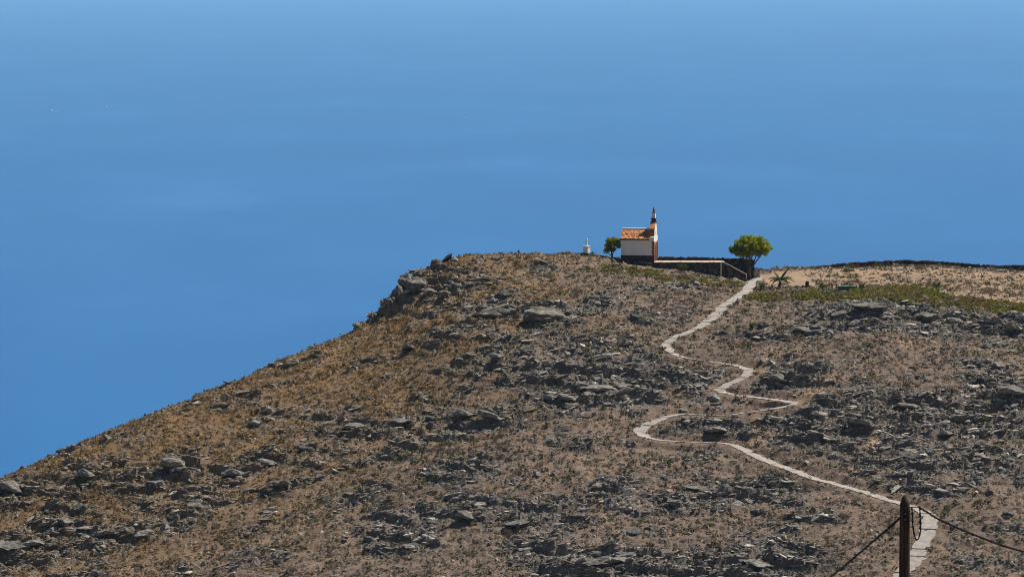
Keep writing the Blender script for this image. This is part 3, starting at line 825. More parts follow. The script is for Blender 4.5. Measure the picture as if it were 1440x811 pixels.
def stones(x, y, seed, med, lo, hi, dims, align, sink, cols, npts):
    """loose angular stones, too many to count: one mesh from a handful of block shapes"""
    rs = np.random.default_rng(seed); n = len(x)
    kinds = [hull(rs, npts) for _ in range(16)]
    z = zat(x, y); r = np.clip(rs.lognormal(math.log(med), 0.5, n), lo, hi)
    sc = np.stack([r * rs.uniform(*dims[0], n), r * rs.uniform(*dims[1], n), r * rs.uniform(*dims[2], n)], 1)
    a = rs.normal(0, align, n); tl = rs.normal(0, 0.22, n)
    which = rs.integers(0, len(kinds), n)
    wm = fld(warm, x, y)[:, None]
    base = (1 - 0.8 * wm) * pick(rs, n, cols) + 0.8 * wm * pick(rs, n, [(0.20, 0.155, 0.105), (0.27, 0.21, 0.145), (0.14, 0.11, 0.08)])
    base = base * rs.uniform(.75, 1.25, (n, 1))
    VV = []; TT = []; CC = []; off = 0
    for k, (V0, T0) in enumerate(kinds):
        m = which == k; nk = int(m.sum())
        v = V0[None] * sc[m][:, None]
        zz = v[..., 2] + v[..., 0] * np.sin(tl[m])[:, None]
        ca, sa = np.cos(a[m])[:, None], np.sin(a[m])[:, None]
        VV.append(np.stack([v[..., 0] * ca - v[..., 1] * sa + x[m][:, None], v[..., 0] * sa + v[..., 1] * ca + y[m][:, None], zz + (z[m] + sink * sc[m][:, 2])[:, None]], -1).reshape(-1, 3))
        TT.append((T0[None] + (np.arange(nk) * len(V0))[:, None, None]).reshape(-1, 3) + off); off += nk * len(V0)
        CC.append(np.repeat(base[m], len(T0), 0) * rs.uniform(.85, 1.15, (nk * len(T0), 1)))
    return np_mesh('stones', np.concatenate(VV), np.concatenate(TT), np.concatenate(CC))

GREYS = [(0.18, 0.162, 0.145), (0.24, 0.214, 0.187), (0.13, 0.118, 0.108), (0.32, 0.286, 0.242), (0.27, 0.242, 0.21), (0.44, 0.398, 0.335)]
# broken ledges: flat slabs lying along the contours where bedrock crops out
x, y = sample(170000, 90, 380); rs = np.random.default_rng(381)
st_ = fld(strat, x, y) / 1.7; fr = np.abs(st_ - np.floor(st_) - 0.55)
ok = free(x, y, 0.9) & (rs.random(len(x)) < smooth(0.14, 0.7, fld(outc, x, y)) * (0.25 + 0.75 * (fr < 0.16))) & (fld(z_field.astype(float), x, y) < .4)
x, y = x[ok][:19000], y[ok][:19000]
tag(put('broken_ledges', stones(x, y, 382, 0.235, 0.11, 0.70, ((0.9, 2.5), (0.6, 1.1), (0.30, 0.70)), 0.30, 0.20, GREYS, 11), 'stone'), 'broken grey rock ledges following the contours of the slope', None, None, 'stuff')
x, y = sample(95000, 90, 360); rs = np.random.default_rng(361)
ok = free(x, y, 0.1) & (rs.random(len(x)) < (0.22 + 0.5 * smooth(0.1, 0.6, fld(outc, x, y)) + 0.3 * smooth(0.0, 0.4, fbm(x / 6, y / 5, 3, 151))) * np.where(fld(z_field.astype(float), x, y) > .5, 0.25, 1.0))
x, y = x[ok][:28500], y[ok][:28500]
tag(put('loose_stones', stones(x, y, 362, 0.165, 0.08, 0.42, ((0.8, 1.6), (0.7, 1.1), (0.5, 0.9)), 1.5, 0.15, [(0.22, 0.185, 0.155), (0.30, 0.245, 0.20), (0.19, 0.15, 0.125), (0.16, 0.14, 0.125), (0.38, 0.32, 0.265), (0.14, 0.118, 0.105)], 8), 'stone'), 'loose grey stones and rubble strewn over the slope', None, None, 'stuff')

# ------------------------------------------------------------------ dry-stone walls
def stone_wall(pts, hgt, thick, rs, stone=0.36):
    """pts: list of (x, y, ztop); returns core and stones meshes in world coordinates"""
    P = np.array(pts, float); sl = np.concatenate([[0], np.cumsum(np.hypot(*np.diff(P[:, :2], axis=0).T))])
    core = MB(); V = []; T = []
    step = 1.0; tt = np.linspace(0, sl[-1], max(2, int(sl[-1] / step)))
    pos = lambda q: np.array([np.interp(q, sl, P[:, k]) for k in range(3)])
    hh = lambda q: np.interp(q, sl, hgt) if hasattr(hgt, '__len__') else hgt
    ring = []
    for i, q in enumerate(tt):
        p = pos(q); a = pos(min(q + .5, sl[-1])) - pos(max(q - .5, 0)); a = a[:2] / (np.hypot(*a[:2]) + 1e-9); nn = np.array((-a[1], a[0])) * (thick / 2 - 0.06)
        zt = p[2] - 0.06; zb = p[2] - hh(q) - 0.5
        ring.append([(p[0] - nn[0], p[1] - nn[1], zb), (p[0] + nn[0], p[1] + nn[1], zb), (p[0] + nn[0], p[1] + nn[1], zt), (p[0] - nn[0], p[1] - nn[1], zt)])
    vs_ = [v for r in ring for v in r]; fs = []
    for i in range(len(ring) - 1):
        for k in range(4): fs.append((4 * i + k, 4 * i + (k + 1) % 4, 4 * i + 4 + (k + 1) % 4, 4 * i + 4 + k))
    fs += [(3, 2, 1, 0), tuple(4 * (len(ring) - 1) + k for k in range(4))]
    core.add(vs_, fs)
    cube = np.array([(-1, -1, -1), (1, -1, -1), (1, 1, -1), (-1, 1, -1), (-1, -1, 1), (1, -1, 1), (1, 1, 1), (-1, 1, 1)]) * 0.5
    cf = np.array([(0, 3, 2, 1), (4, 5, 6, 7), (0, 1, 5, 4), (1, 2, 6, 5), (2, 3, 7, 6), (3, 0, 4, 7)])
    V = []; T = []; cnt = 0
    for side in (-1, 1):
        rowz = 0.0; r = 0; maxh = max(hgt) if hasattr(hgt, '__len__') else hgt
        while rowz < maxh + 0.2:
            rh = stone * rs.uniform(0.6, 0.95); q = rs.uniform(0, stone)
            while q < sl[-1]:
                ln = stone * rs.uniform(0.7, 1.7)
                if rowz < hh(min(q, sl[-1])) + 0.2:
                    p = pos(min(q + ln / 2, sl[-1])); a = pos(min(q + .5, sl[-1])) - pos(max(q - .5, 0)); a = a[:2] / (np.hypot(*a[:2]) + 1e-9); nn = np.array((-a[1], a[0]))
                    sz = np.array((ln * 0.98, thick * 0.52 if r else thick * 0.55, rh * 0.98))
                    v = cube * sz * rs.uniform(0.82, 1.1, (8, 3))
                    off = side * (thick * 0.25 + rs.uniform(-.03, .05))
                    zc = p[2] - rowz - rh / 2 + (rs.uniform(-.05, .16) if r == 0 else 0)
                    V.append(np.stack([p[0] + v[:, 0] * a[0] + (v[:, 1] + off) * nn[0], p[1] + v[:, 0] * a[1] + (v[:, 1] + off) * nn[1], zc + v[:, 2]], 1))
                    T.append(cf + 8 * cnt); cnt += 1
                q += ln
            rowz += rh; r += 1
    V = np.concatenate(V); T = np.concatenate(T)
    tint = np.repeat(np.array((0.078, 0.064, 0.062)) * rs.uniform(0.4, 1.9, (cnt, 1)), 6, 0)
    return core, np_mesh('stones', V, T, tint)

def wall_thing(name, pts, hgt, thick, label, cat='wall', seed=1, stone=0.36):
    rs = np.random.default_rng(seed)
    o = thing(name, (0, 0, 0), 0, label, cat)
    core, st = stone_wall(pts, hgt, thick, rs, stone)
    core.build('wall_core', 'dark_stone', o)
    tag(put('stone_facing', st, 'stone', o), None, None, None, 'stuff')
    return o

# long field wall along the skyline
fw = []
for px, py, hg in [(1062, 379, .8), (1090, 379.5, .8), (1115, 378, .8), (1150, 374.5, .9), (1190, 370.5, 1.0), (1230, 368, 1.0), (1270, 366.3, 1.0), (1310, 367.5, 1.05), (1345, 370, 1.05), (1385, 373, 1.0),
                   (1420, 373.5, 1.0), (1450, 373, 1.0), (1520, 376, 1.0), (1600, 380, 1.0)]:
    Y = np.interp(px, [1062, 1150, 1270, 1440, 1600], [808, 820, 828, 834, 838])
    p = ray(px, py, Y); fw.append((p[0], p[1], p[2], hg))
wall_thing('field_wall', [q[:3] for q in fw], [q[3] + 0.3 for q in fw], 0.7, 'long low dark dry-stone wall running along the crest of the field', 'wall', 5, 0.38)

# ------------------------------------------------------------------ terrace beside the chapel
YT = 783.0
TZ = ray(970, 369.3, YT)[2]                            # paving level
xl, xr = ray(921, 370, YT)[0], ray(1017.5, 370, YT)[0]
def zlow(x0, x1, y): return float(min(zat(np.linspace(x0, x1, 20), np.full(20, y))))
ter = thing('terrace', (0, 0, 0), 0, 'raised terrace with pink paving held by a dark stone wall, right of the chapel', 'terrace')
MB().box(xl, xr + 0.1, YT + 0.30, YT + 5.9, TZ - 3.2, TZ - 0.03).build('terrace_fill', 'dark_stone', ter)
m = MB().box(xl - 0.1, xr + 0.18, YT - 0.16, YT + 4.9, TZ - 0.025, TZ + 0.05); m.build('paving', 'terrace', ter)
m = MB().box(xl - 0.1, xr + 0.2, YT - 0.22, YT + 0.22, TZ + 0.054, TZ + 0.085); m.build('coping', 'terrace', ter)
core, st = stone_wall([(xl, YT + 0.1, TZ - 0.03), (xr, YT + 0.1, TZ - 0.03)], 2.4, 0.5, np.random.default_rng(8), 0.34)
tag(put('stone_facing', st, 'stone', ter), None, None, None, 'stuff'); core.build('wall_core', 'dark_stone', ter)
xp = ray(1014, 370, YT - 0.2)[0]
MB().box(xp - 0.10, xp + 0.10, YT - 0.42, YT - 0.20, TZ - 2.3, TZ + 0.05).build('drain_pilaster', 'pale_concrete', ter)

# wall at the back of the terrace
bw = [ray(x, y, 789.3) for x, y in ((925, 361.8), (960, 362.0), (1000, 362.8), (1040, 364.0), (1051, 366))]
bw[-1] = ray(1058, 366, 790); 
wall_thing('back_wall', [tuple(q) for q in bw], [1.0, 1.0, 1.5, 2.8, 2.6], 0.6, 'dark dry-stone wall along the back of the chapel terrace, ending at the tree', 'wall', 6, 0.34)
sw = [ray(1058, 377, 789.5), ray(1066, 380, 792)]
wall_thing('stub_wall', [tuple(q) for q in sw], 1.2, 0.6, 'short dark stub of stone wall at the foot of the umbrella tree', 'wall', 9, 0.34)

# stair going down along the terrace, with a pale sloping handrail
st = thing('stair', (0, 0, 0), 0, 'stone stair with a pale sloping parapet rail, between terrace and path', 'stair')
xs0, xs1 = xr + 0.22, ray(1049, 384, YT)[0]
zs1 = ray(1049, 385.5, YT)[2]
ns = 11
for i in range(ns):
    xa = xs0 + (xs1 - xs0) * i / ns; xb = xs0 + (xs1 - xs0) * (i + 1) / ns - 0.004
    zt = TZ - 0.25 + (zs1 - 0.25 - TZ + 0.25) * (i + 0.5) / ns
    MB().box(xa, xb, YT + 0.45, YT + 2.3, TZ - 3.2, zt).build('step', 'dark_stone', st)
core, stm = stone_wall([(xs0 + 0.02, YT + 0.14, TZ - 0.12), (xs1 - 0.05, YT + 0.14, zs1 - 0.12)], [2.4, 0.9], 0.45, np.random.default_rng(10), 0.32)
core.build('side_wall', 'dark_stone', st); tag(put('stone_facing', stm, 'stone', st), None, None, None, 'stuff')
MB().tube([(xs0 - 0.05, YT - 0.02, TZ + 0.02), (xs1, YT - 0.02, zs1 + 0.03)], 0.062, 8).build('rail', 'pale_concrete', st)
MB().box(xs1 - 0.02, xs1 + 0.16, YT - 0.12, YT + 0.10, zs1 - 0.75, zs1 + 0.10).build('end_post', 'pale_concrete', st)

# ------------------------------------------------------------------ chapel
YC = 785.5
TH = math.radians(-9.5)
c0 = ray(919.6, 364.5, YC)                             # near bottom corner of the facade
ch = thing('chapel', tuple(c0), TH, 'small white chapel with orange tiled roof and tall bell gable', 'chapel')
# local: x along the nave towards the facade (facade at x=0), y away from the viewer, z up
NL, NW, HW = 5.42, 4.4, 3.30
MB().box(-NL - 0.06, 0.06, -0.06, NW + 0.06, -1.6, 0.60).build('plinth', 'dark_stone', ch)
RZ = HW + 1.42
hy = NW / 2
MB().prism_x([(0, 0.602), (NW, 0.602), (NW, HW), (hy, RZ - 0.12), (0, HW)], -NL, -0.70).build('wall', 'white_lime', ch)
# facade block with shoulders and bell gable (profile across the front)
fac = [(-0.02, 0.602), (NW + 0.02, 0.602), (NW + 0.02, HW + 0.34), (NW - 0.55, HW + 0.40), (NW - 0.80, HW + 1.55), (hy + 0.62, HW + 2.55), (hy - 0.62, HW + 2.55), (0.80, HW + 1.55), (0.55, HW + 0.40), (-0.02, HW + 0.34)]
facade = MB().prism_x(fac, -0.695, 0).build('facade', 'white_lime', ch)
# tiled caps on the gable's sloping shoulders
for sgn in (-1, 1):
    a = (hy + sgn * (hy - 0.72), HW + 1.52); b = (hy + sgn * 0.58, HW + 2.58)
    prof = [(a[0] + sgn * 0.06, a[1]), (b[0], b[1] + 0.02), (b[0], b[1] + 0.22), (a[0] + sgn * 0.16, a[1] + 0.14)]
    if sgn > 0: prof = prof[::-1]
    MB().prism_x(prof, -0.78, 0.05).build('gable_tile_cap', 'tile', ch)
for sgn in (-1, 1):
    a = (hy + sgn * (hy - 0.545), HW + 0.41); b = (hy + sgn * (hy - 0.795), HW + 1.51)
    prof = [a, b, (b[0] + sgn * 0.07, b[1] - 0.005), (a[0] + sgn * 0.07, a[1])]
    if sgn > 0: prof = prof[::-1]
    MB().prism_x(prof, -0.72, -0.08).build('gable_flank', 'red_stone', ch)
MB().frustum(-0.35, hy, HW + 2.555, HW + 2.75, 0.42, 0.70, 0.46, 0.74).build('cornice', 'dark_stone', ch)
bc = MB().box(-0.66, -0.06, hy - 0.52, hy - 0.30, HW + 2.752, HW + 3.16)
bc.build('bell_post', 'dark_stone', ch); MB().box(-0.66, -0.06, hy + 0.30, hy + 0.52, HW + 2.752, HW + 3.16).build('bell_post', 'dark_stone', ch)
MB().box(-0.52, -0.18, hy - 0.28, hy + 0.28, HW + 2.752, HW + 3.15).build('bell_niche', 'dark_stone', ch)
MB().frustum(-0.35, hy, HW + 3.162, HW + 3.30, 0.44, 0.62, 0.40, 0.58).build('cornice', 'dark_stone', ch)
MB().frustum(-0.35, hy, HW + 3.302, HW + 4.15, 0.33, 0.42, 0.22, 0.24).build('upper_stage', 'white_trim', ch)
fin = MB().frustum(-0.35, hy, HW + 4.152, HW + 4.28, 0.26, 0.27, 0.22, 0.22).build('pinnacle_base', 'red_stone', ch)
MB().lathe(-0.35, hy, [(0.10, HW + 4.282), (0.17, HW + 4.42), (0.19, HW + 4.58), (0.15, HW + 4.76), (0.07, HW + 4.90), (0.09, HW + 4.98), (0.05, HW + 5.08)], 10).build('pinnacle', 'red_stone', ch, True)
# portal: quoins, door, arch, round window
for y0 in (-0.05, NW - 0.40):
    z = 0.0; i = 0
    while z < 2.55:
        hgt = 0.36; dd = 0.45 if i % 2 == 0 else 0.36
        MB().box(-0.40 if i % 2 else -0.30, 0.10, y0, y0 + dd, z - (0.9 if i == 0 else 0), z + hgt - 0.012).build('quoin', 'red_stone', ch); z += hgt; i += 1
door = MB().box(0.004, 0.07, hy - 0.62, hy + 0.62, 0.0, 2.0).build('door', 'wood', ch)
for y in (hy - 0.31, hy + 0.31):
    for z in (0.25, 1.1): MB().box(0.072, 0.10, y - 0.22, y + 0.22, z, z + 0.7).build('door_panel', 'wood', door)
arch = [(hy + 0.95 * math.cos(t), 2.0 + 0.85 * math.sin(t)) for t in np.linspace(0, math.pi, 9)] + [(hy + 0.63 * math.cos(t), 2.0 + 0.6 * math.sin(t)) for t in np.linspace(math.pi, 0, 9)]
MB().prism_x(arch, 0.003, 0.12).build('portal_arch', 'red_stone', ch)
for y in (hy - 0.95, hy + 0.64): MB().box(0.003, 0.12, y, y + 0.31, -0.6, 1.995).build('portal_jamb', 'red_stone', ch)
MB().prism_x([(hy + 0.28 * math.cos(t), HW + 0.9 + 0.28 * math.sin(t)) for t in np.linspace(0, 2 * math.pi, 12, endpoint=False)], 0.003, 0.03).build('round_window', 'glass_dark', ch)
# roof: deck, barrel tiles in courses, white ridge
slope_len = math.hypot(hy + 0.18, RZ - HW + 0.11)
ey, ez = -0.18, HW - 0.10
roof = MB().prism_x([(ey, ez), (hy, RZ - 0.06), (NW + 0.18, ez), (NW + 0.18, ez + 0.07), (hy, RZ + 0.01), (ey, ez + 0.07)], -NL - 0.10, -0.71).build('roof', 'red_stone', ch)
trs = np.random.default_rng(4)
V = []; T = []; cnt = 0
ncol, nrow = 23, 8
for side in (0, 1):
    A0 = np.array((ey, ez + 0.085)); B0 = np.array((hy, RZ + 0.02)); 
    if side: A0 = np.array((NW + 0.18, ez + 0.085))
    dv = (B0 - A0); ln = np.hypot(*dv); dv /= ln
    nv = np.array((-dv[1], dv[0])) * (1 if side == 0 else -1)
    for i in range(ncol):
        xc = -NL - 0.02 + (NL - 0.75) * i / (ncol - 1) + trs.uniform(-.012, .012)
        for r in range(nrow):
            s0 = ln * r / nrow - 0.03; s1 = ln * (r + 1) / nrow + 0.06
            ring = []
            for s_, rad, lift in ((s0, 0.118, 0.03), (s1, 0.095, 0.0)):
                lift += trs.uniform(-.012, .015)
                for t in np.linspace(0, math.pi, 6):
                    q = A0 + dv * s_ + nv * (lift + rad * 0.8 * math.sin(t))
                    ring.append((xc + rad * math.cos(t), q[0], q[1]))
            V += ring; T += [(cnt + k, cnt + k + 1, cnt + 6 + k + 1, cnt + 6 + k) for k in range(5)]; cnt += 12
tag(put('tiles', np_mesh('tiles', V, T), 'tile', roof), None, None, None, 'stuff')
MB().prism_x([(hy - 0.20, RZ + 0.02), (hy + 0.20, RZ + 0.02), (hy + 0.13, RZ + 0.24), (hy, RZ + 0.29), (hy - 0.13, RZ + 0.24)], -NL - 0.12, -0.712).build('ridge_cap', 'white_trim', roof)
MB().box(-NL - 0.09, -0.72, -0.165, -0.005, HW - 0.22, HW - 0.112).build('eave_board', 'red_stone', roof)

# low stone edge at the chapel's foot
q = [ray(871, 366.5, YC + 0.6), ray(900, 368.5, YC - 0.9), ray(921, 370.5, YC - 1.6)]
wall_thing('footing_wall', [tuple(p) for p in q], 0.6, 0.5, 'knee-high dark stone edging at the foot of the white chapel wall', 'wall', 12, 0.3)

# ------------------------------------------------------------------ white monument
mp_ = hit(825, 359.0, 760, 800); mz = ray(825, 355.6, mp_[1])[2]
mo = thing('monument', (mp_[0], mp_[1], mz), math.radians(-31), 'white square pedestal with a slender white column, beside the small tree', 'monument')
MB().frustum(0, 0, -0.9, 0.0, 0.78, 0.78, 0.62, 0.62).build('base', 'dark_stone', mo)
MB().box(-0.44, 0.44, -0.44, 0.44, 0.002, 1.02).build('pedestal', 'white_trim', mo)
MB().box(-0.50, 0.50, -0.50, 0.50, 1.022, 1.12).build('cap', 'white_trim', mo)
MB().lathe(0, 0, [(0.20, 1.122), (0.15, 1.30), (0.14, 1.9), (0.17, 2.15), (0.11, 2.32), (0.04, 2.42)], 10).build('column', 'white_trim', mo, True)

# ------------------------------------------------------------------ trees
def crown_mesh(name, clumps, per, leaf, cols, seed):
    rs = np.random.default_rng(seed); C = []; S = []; K = []
    for (x, y, z, r) in clumps:
        d = rs.normal(size=(per, 3)); d /= np.linalg.norm(d, axis=1, keepdims=True)
        C.append(np.array((x, y, z)) + d * (r * rs.uniform(0.35, 1.0, per) ** 0.6)[:, None] * np.array((1, 1, 0.8)))
        S.append(leaf * rs.uniform(0.6, 1.3, per))
        base = np.array(cols[rs.integers(len(cols))]); K.append(base * rs.uniform(0.7, 1.3, (per, 1)))
    V, T, tt = leaf_cloud(np.concatenate(C), np.concatenate(S), np.concatenate(K), rs, 0.35)
    return np_mesh(name, V, T, tt)

# umbrella tree
tb = ray(1052, 386, 788.5)
tr = thing('umbrella_tree', (tb[0], tb[1], tb[2] - 0.3), 0, 'large yellow green umbrella-crowned tree beside the stone stair', 'tree')
trs = np.random.default_rng(22)
px2m = 788.5 / F
cl = []
for i in range(330):
    u = trs.normal(size=3); u /= np.linalg.norm(u); rr = trs.random() ** 0.28
    zz = u[2] * rr * (2.0 if u[2] > 0 else 1.45)
    cl.append((0.45 + 3.2 * rr * u[0] * (1 + 0.06 * trs.normal()), 2.9 * rr * u[1], 4.58 + zz + trs.normal(0, .12) + 0.25 * math.sin(2.1 * u[0] * rr + 1.0), trs.uniform(0.26, 0.58)))
cr = put('crown', crown_mesh('crown', cl, 60, 0.125, [(0.27, 0.31, 0.014), (0.34, 0.35, 0.016), (0.21, 0.26, 0.014), (0.38, 0.36, 0.022), (0.13, 0.17, 0.014)], 23), 'leaf', tr)
tk = MB().tube([(0, 0, -0.6), (0.0, 0, 0.3), (0.05, 0, 1.2), (0.0, 0, 1.9)], [0.62, 0.50, 0.42, 0.36], 10).build('trunk', 'bark', tr, True)
for (a, b, c_, r0) in [((-0.05, 0, 1.5), (-0.75, -0.3, 3.0), (-1.7, -0.6, 4.4), .20), ((0, 0, 1.6), (-0.3, 0.5, 3.1), (-0.6, 1.2, 4.7), .18), ((0.05, 0, 1.7), (0.2, -0.4, 3.2), (0.3, -1.0, 4.8), .18),
                      ((0.1, 0, 1.6), (0.6, 0.3, 3.0), (1.1, 0.9, 4.7), .16), ((0.12, 0, 0.9), (1.15, -0.1, 2.25), (2.75, -0.2, 4.35), .19), ((-.05, 0, 1.7), (-0.25, -0.2, 3.0), (-0.5, -0.5, 4.8), .16),
                      ((0.6, 0, 1.5), (1.2, 0.35, 2.9), (1.7, 0.6, 4.5), .13), ((-.1, .1, 1.4), (-1.1, .5, 3.0), (-2.1, .9, 4.4), .13)]:
    a, b, c_ = map(Vector, (a, b, c_)); pts = [a.lerp(b, t).lerp(b.lerp(c_, t), t) for t in np.linspace(0, 1, 7)]
    MB().tube(pts, np.linspace(r0, 0.05, 7), 7).build('limb', 'bark', tr, True)

# small tree by the chapel
sb = ray(860.5, 359.5, 787.5)
t2 = thing('small_tree', (sb[0], sb[1], sb[2] - 0.15), 0, 'small dark green tree with forked trunk between monument and chapel', 'tree')
px = 787.5 / F
cl = []
for (cx, cz, r) in [(-0.9, 0.95, 0.55), (-0.35, 1.15, 0.6), (0.15, 1.05, 0.55), (-0.75, 1.75, 0.5), (-0.3, 2.35, 0.6), (0.3, 2.55, 0.6), (0.75, 2.15, 0.65), (1.05, 1.65, 0.5), (0.2, 1.8, 0.6), (-0.55, 2.55, 0.45), (0.85, 2.55, 0.45)]:
    for _ in range(9): cl.append((cx + trs.normal(0, .2), trs.normal(0, .55), cz + 0.15 + trs.normal(0, .15), r * trs.uniform(.6, .95)))
put('crown', crown_mesh('crown', cl, 55, 0.10, [(0.27, 0.30, 0.012), (0.34, 0.33, 0.012), (0.17, 0.20, 0.012), (0.36, 0.29, 0.02)], 25), 'leaf', t2)
MB().tube([(0.05, 0, -0.4), (0.02, 0, 0.25), (-0.08, 0, 0.8), (-0.25, 0, 1.5)], [0.16, 0.13, 0.11, 0.06], 7).build('trunk', 'bark', t2, True)
MB().tube([(0.05, 0, 0.1), (0.22, 0, 0.7), (0.5, 0.05, 1.6)], [0.10, 0.08, 0.04], 6).build('limb', 'bark', t2, True)
MB().tube([(0.0, 0, 0.1), (-0.5, 0.1, 0.45), (-0.8, 0.1, 1.0)], [0.07, 0.06, 0.03], 6).build('limb', 'bark', t2, True)

# palm
def ground_at(px, py): 
    p = hit(px, py); return np.array((p[0], p[1], float(zat(p[0], p[1]))))
pb = ground_at(1096, 405)
pm_ = thing('palm', tuple(pb), 0, 'young palm with arching fronds beside the top of the path', 'palm tree')
m = MB().tube([(0, 0, -0.2), (0.02, 0, 0.4), (0.10, 0, 0.95), (0.18, 0, 1.35)], [0.26, 0.22, 0.20, 0.16], 9); m.build('trunk', 'bark', pm_, True)
prs = np.random.default_rng(31)
for i, (az, el, L) in enumerate([(0.1, .55, 2.2), (0.55, 1.15, 2.0), (0.2, 1.2, 2.1), (3.0, .75, 1.9), (3.4, .55, 1.8), (2.7, 1.1, 1.6), (1.5, .8, 1.7), (4.6, .6, 1.8), (5.3, .5, 2.0), (4.0, .9, 1.7), (6.0, .85, 1.9), (2.2, .6, 1.7), (1.0, .6, 1.8), (3.2, .25, 1.5), (5.0, .95, 1.5), (0.6, .3, 1.6)]):
    p = Vector((0.18, 0, 1.32)); e = el; pts = [p.copy()]
    for k in range(9):
        p = p + Vector((math.cos(az) * math.cos(e), math.sin(az) * math.cos(e), math.sin(e))) * (L * 1.15 / 9); e -= 0.17 if el < 1.05 else 0.06; pts.append(p.copy())
    m = MB(); m.tube(pts, np.linspace(0.035, 0.012, len(pts)), 5)
    side = Vector((-math.sin(az), math.cos(az), 0))
    for k in range(1, len(pts)):
        for f in (0.0, 0.33, 0.66):
            c = pts[k - 1].lerp(pts[k], f); ll = 0.55 * math.sin(math.pi * min(1, (k + f) / 10.5) ** 0.8) + 0.08
            fw_ = (pts[k] - pts[k - 1]).normalized()
            for sg in (-1, 1):
                tip = c + (side * sg * 0.75 + fw_ * 0.6 - Vector((0, 0, 0.42))) * ll
                m.add([c - fw_ * 0.085, c + fw_ * 0.085, tip], [(0, 1, 2)])
    me = m.mesh('frond'); at = me.attributes.new('tint', 'FLOAT_COLOR', 'FACE')
    cc = np.ones((len(me.polygons), 4), np.float32); cc[:, :3] = np.array((0.075, 0.105, 0.022)) * prs.uniform(.7, 1.3, (len(me.polygons), 1)); at.data.foreach_set('color', cc.ravel())
    put('frond', me, 'leaf', pm_)

# named bushes
def bush(px, py, w, hgt, cols, label, seed, dense=1.0, Y=None):
    g = ground_at(px, py)
    if Y: g = ray(px, py, Y); g[2] = float(zat(g[0], g[1]))
    o = thing('bush', tuple(g), 0, label, 'bush')
    rs = np.random.default_rng(seed); cl = []
    for _ in range(int(26 * dense)):
        u = rs.normal(size=3); u /= np.linalg.norm(u); r = rs.uniform(0.35, 0.85)
        cl.append((u[0] * r * w / 2, u[1] * r * w / 2, hgt * 0.5 + u[2] * r * hgt * 0.45, 0.17 * min(w, hgt) * rs.uniform(.8, 1.3)))
    put('foliage', crown_mesh('foliage', cl, 26, 0.075, cols, seed), 'leaf', o)
    for k in range(3): MB().tube([(0, 0, -0.15), (rs.normal(0, .12), rs.normal(0, .1), hgt * .3), (rs.normal(0, w * .16), rs.normal(0, w * .16), hgt * .6)], [.05, .04, .02], 5).build('stem', 'bark', o)
    return o
G1 = [(0.07, 0.075, 0.02), (0.055, 0.058, 0.022), (0.09, 0.085, 0.024)]
G2 = [(0.10, 0.12, 0.016), (0.075, 0.095, 0.016), (0.12, 0.13, 0.02)]
bush(1071, 408, 2.1, 1.9, G1, 'dark green bush between the path and the young palm', 41)
bush(959, 374.5, 2.0, 1.9, G2 + G1, 'dark green bush growing against the terrace wall', 42, 1.0, 781.6)
bush(1156, 408, 1.9, 1.2, G2, 'round bright green bush at the left end of the green trough', 43)
bush(1317, 406, 1.6, 1.5, G2 + G1, 'lone round green bush on the tan field edge', 44)
bush(1058, 464, 1.4, 1.2, G2, 'small round green bush alone on the slope beside the upper path', 45)
bush(1318, 411, 0.9, 0.7, G2, 'low bright green bush just below the lone round bush', 46)
bush(1200, 377.5, 3.0, 0.8, [(0.13, 0.105, 0.02), (0.10, 0.09, 0.02)], 'wide olive bush in front of the long dark wall, near the trough', 47)
bush(1234, 374.5, 2.6, 0.8, [(0.14, 0.12, 0.02), (0.11, 0.10, 0.02)], 'yellow olive bush against the highest part of the long dark wall', 48)
bush(1190, 383, 2.0, 0.7, G2, 'low green bush on the tan field between the wall and the trough', 49)
bush(1212, 408, 1.3, 1.2, G2 + G1, 'green bush at the right end of the green trough', 50)

# dark tilted slab and pale boulder on the brow
g = ground_at(629, 368)
sl_ = crag_mesh('tilted_slab', 77, 3, 1.0)
for d_ in sl_.attributes['tint'].data: d_.color = (0.035, 0.032, 0.038, 1)
zt = ray(630, 362.5, g[1])[2]
tag(put('tilted_slab', sl_, None, None, (ray(630, 362, g[1])[0], g[1] - 0.3, zt - 0.05), (0, math.radians(-40), 0.1), (1.12, 0.7, 0.50)), 'black tilted slab of rock leaning up on the brow above the crag', 'rock')
o = put('pale_boulder', ROCKS[1], None, None, (ray(638, 364.5, g[1])[0], g[1] - 0.5, ray(638, 365.5, g[1])[2]), (0, 0, .5), (0.75, .6, .7))
tag(o, 'pale boulder propping the black tilted slab on the brow', 'boulder')
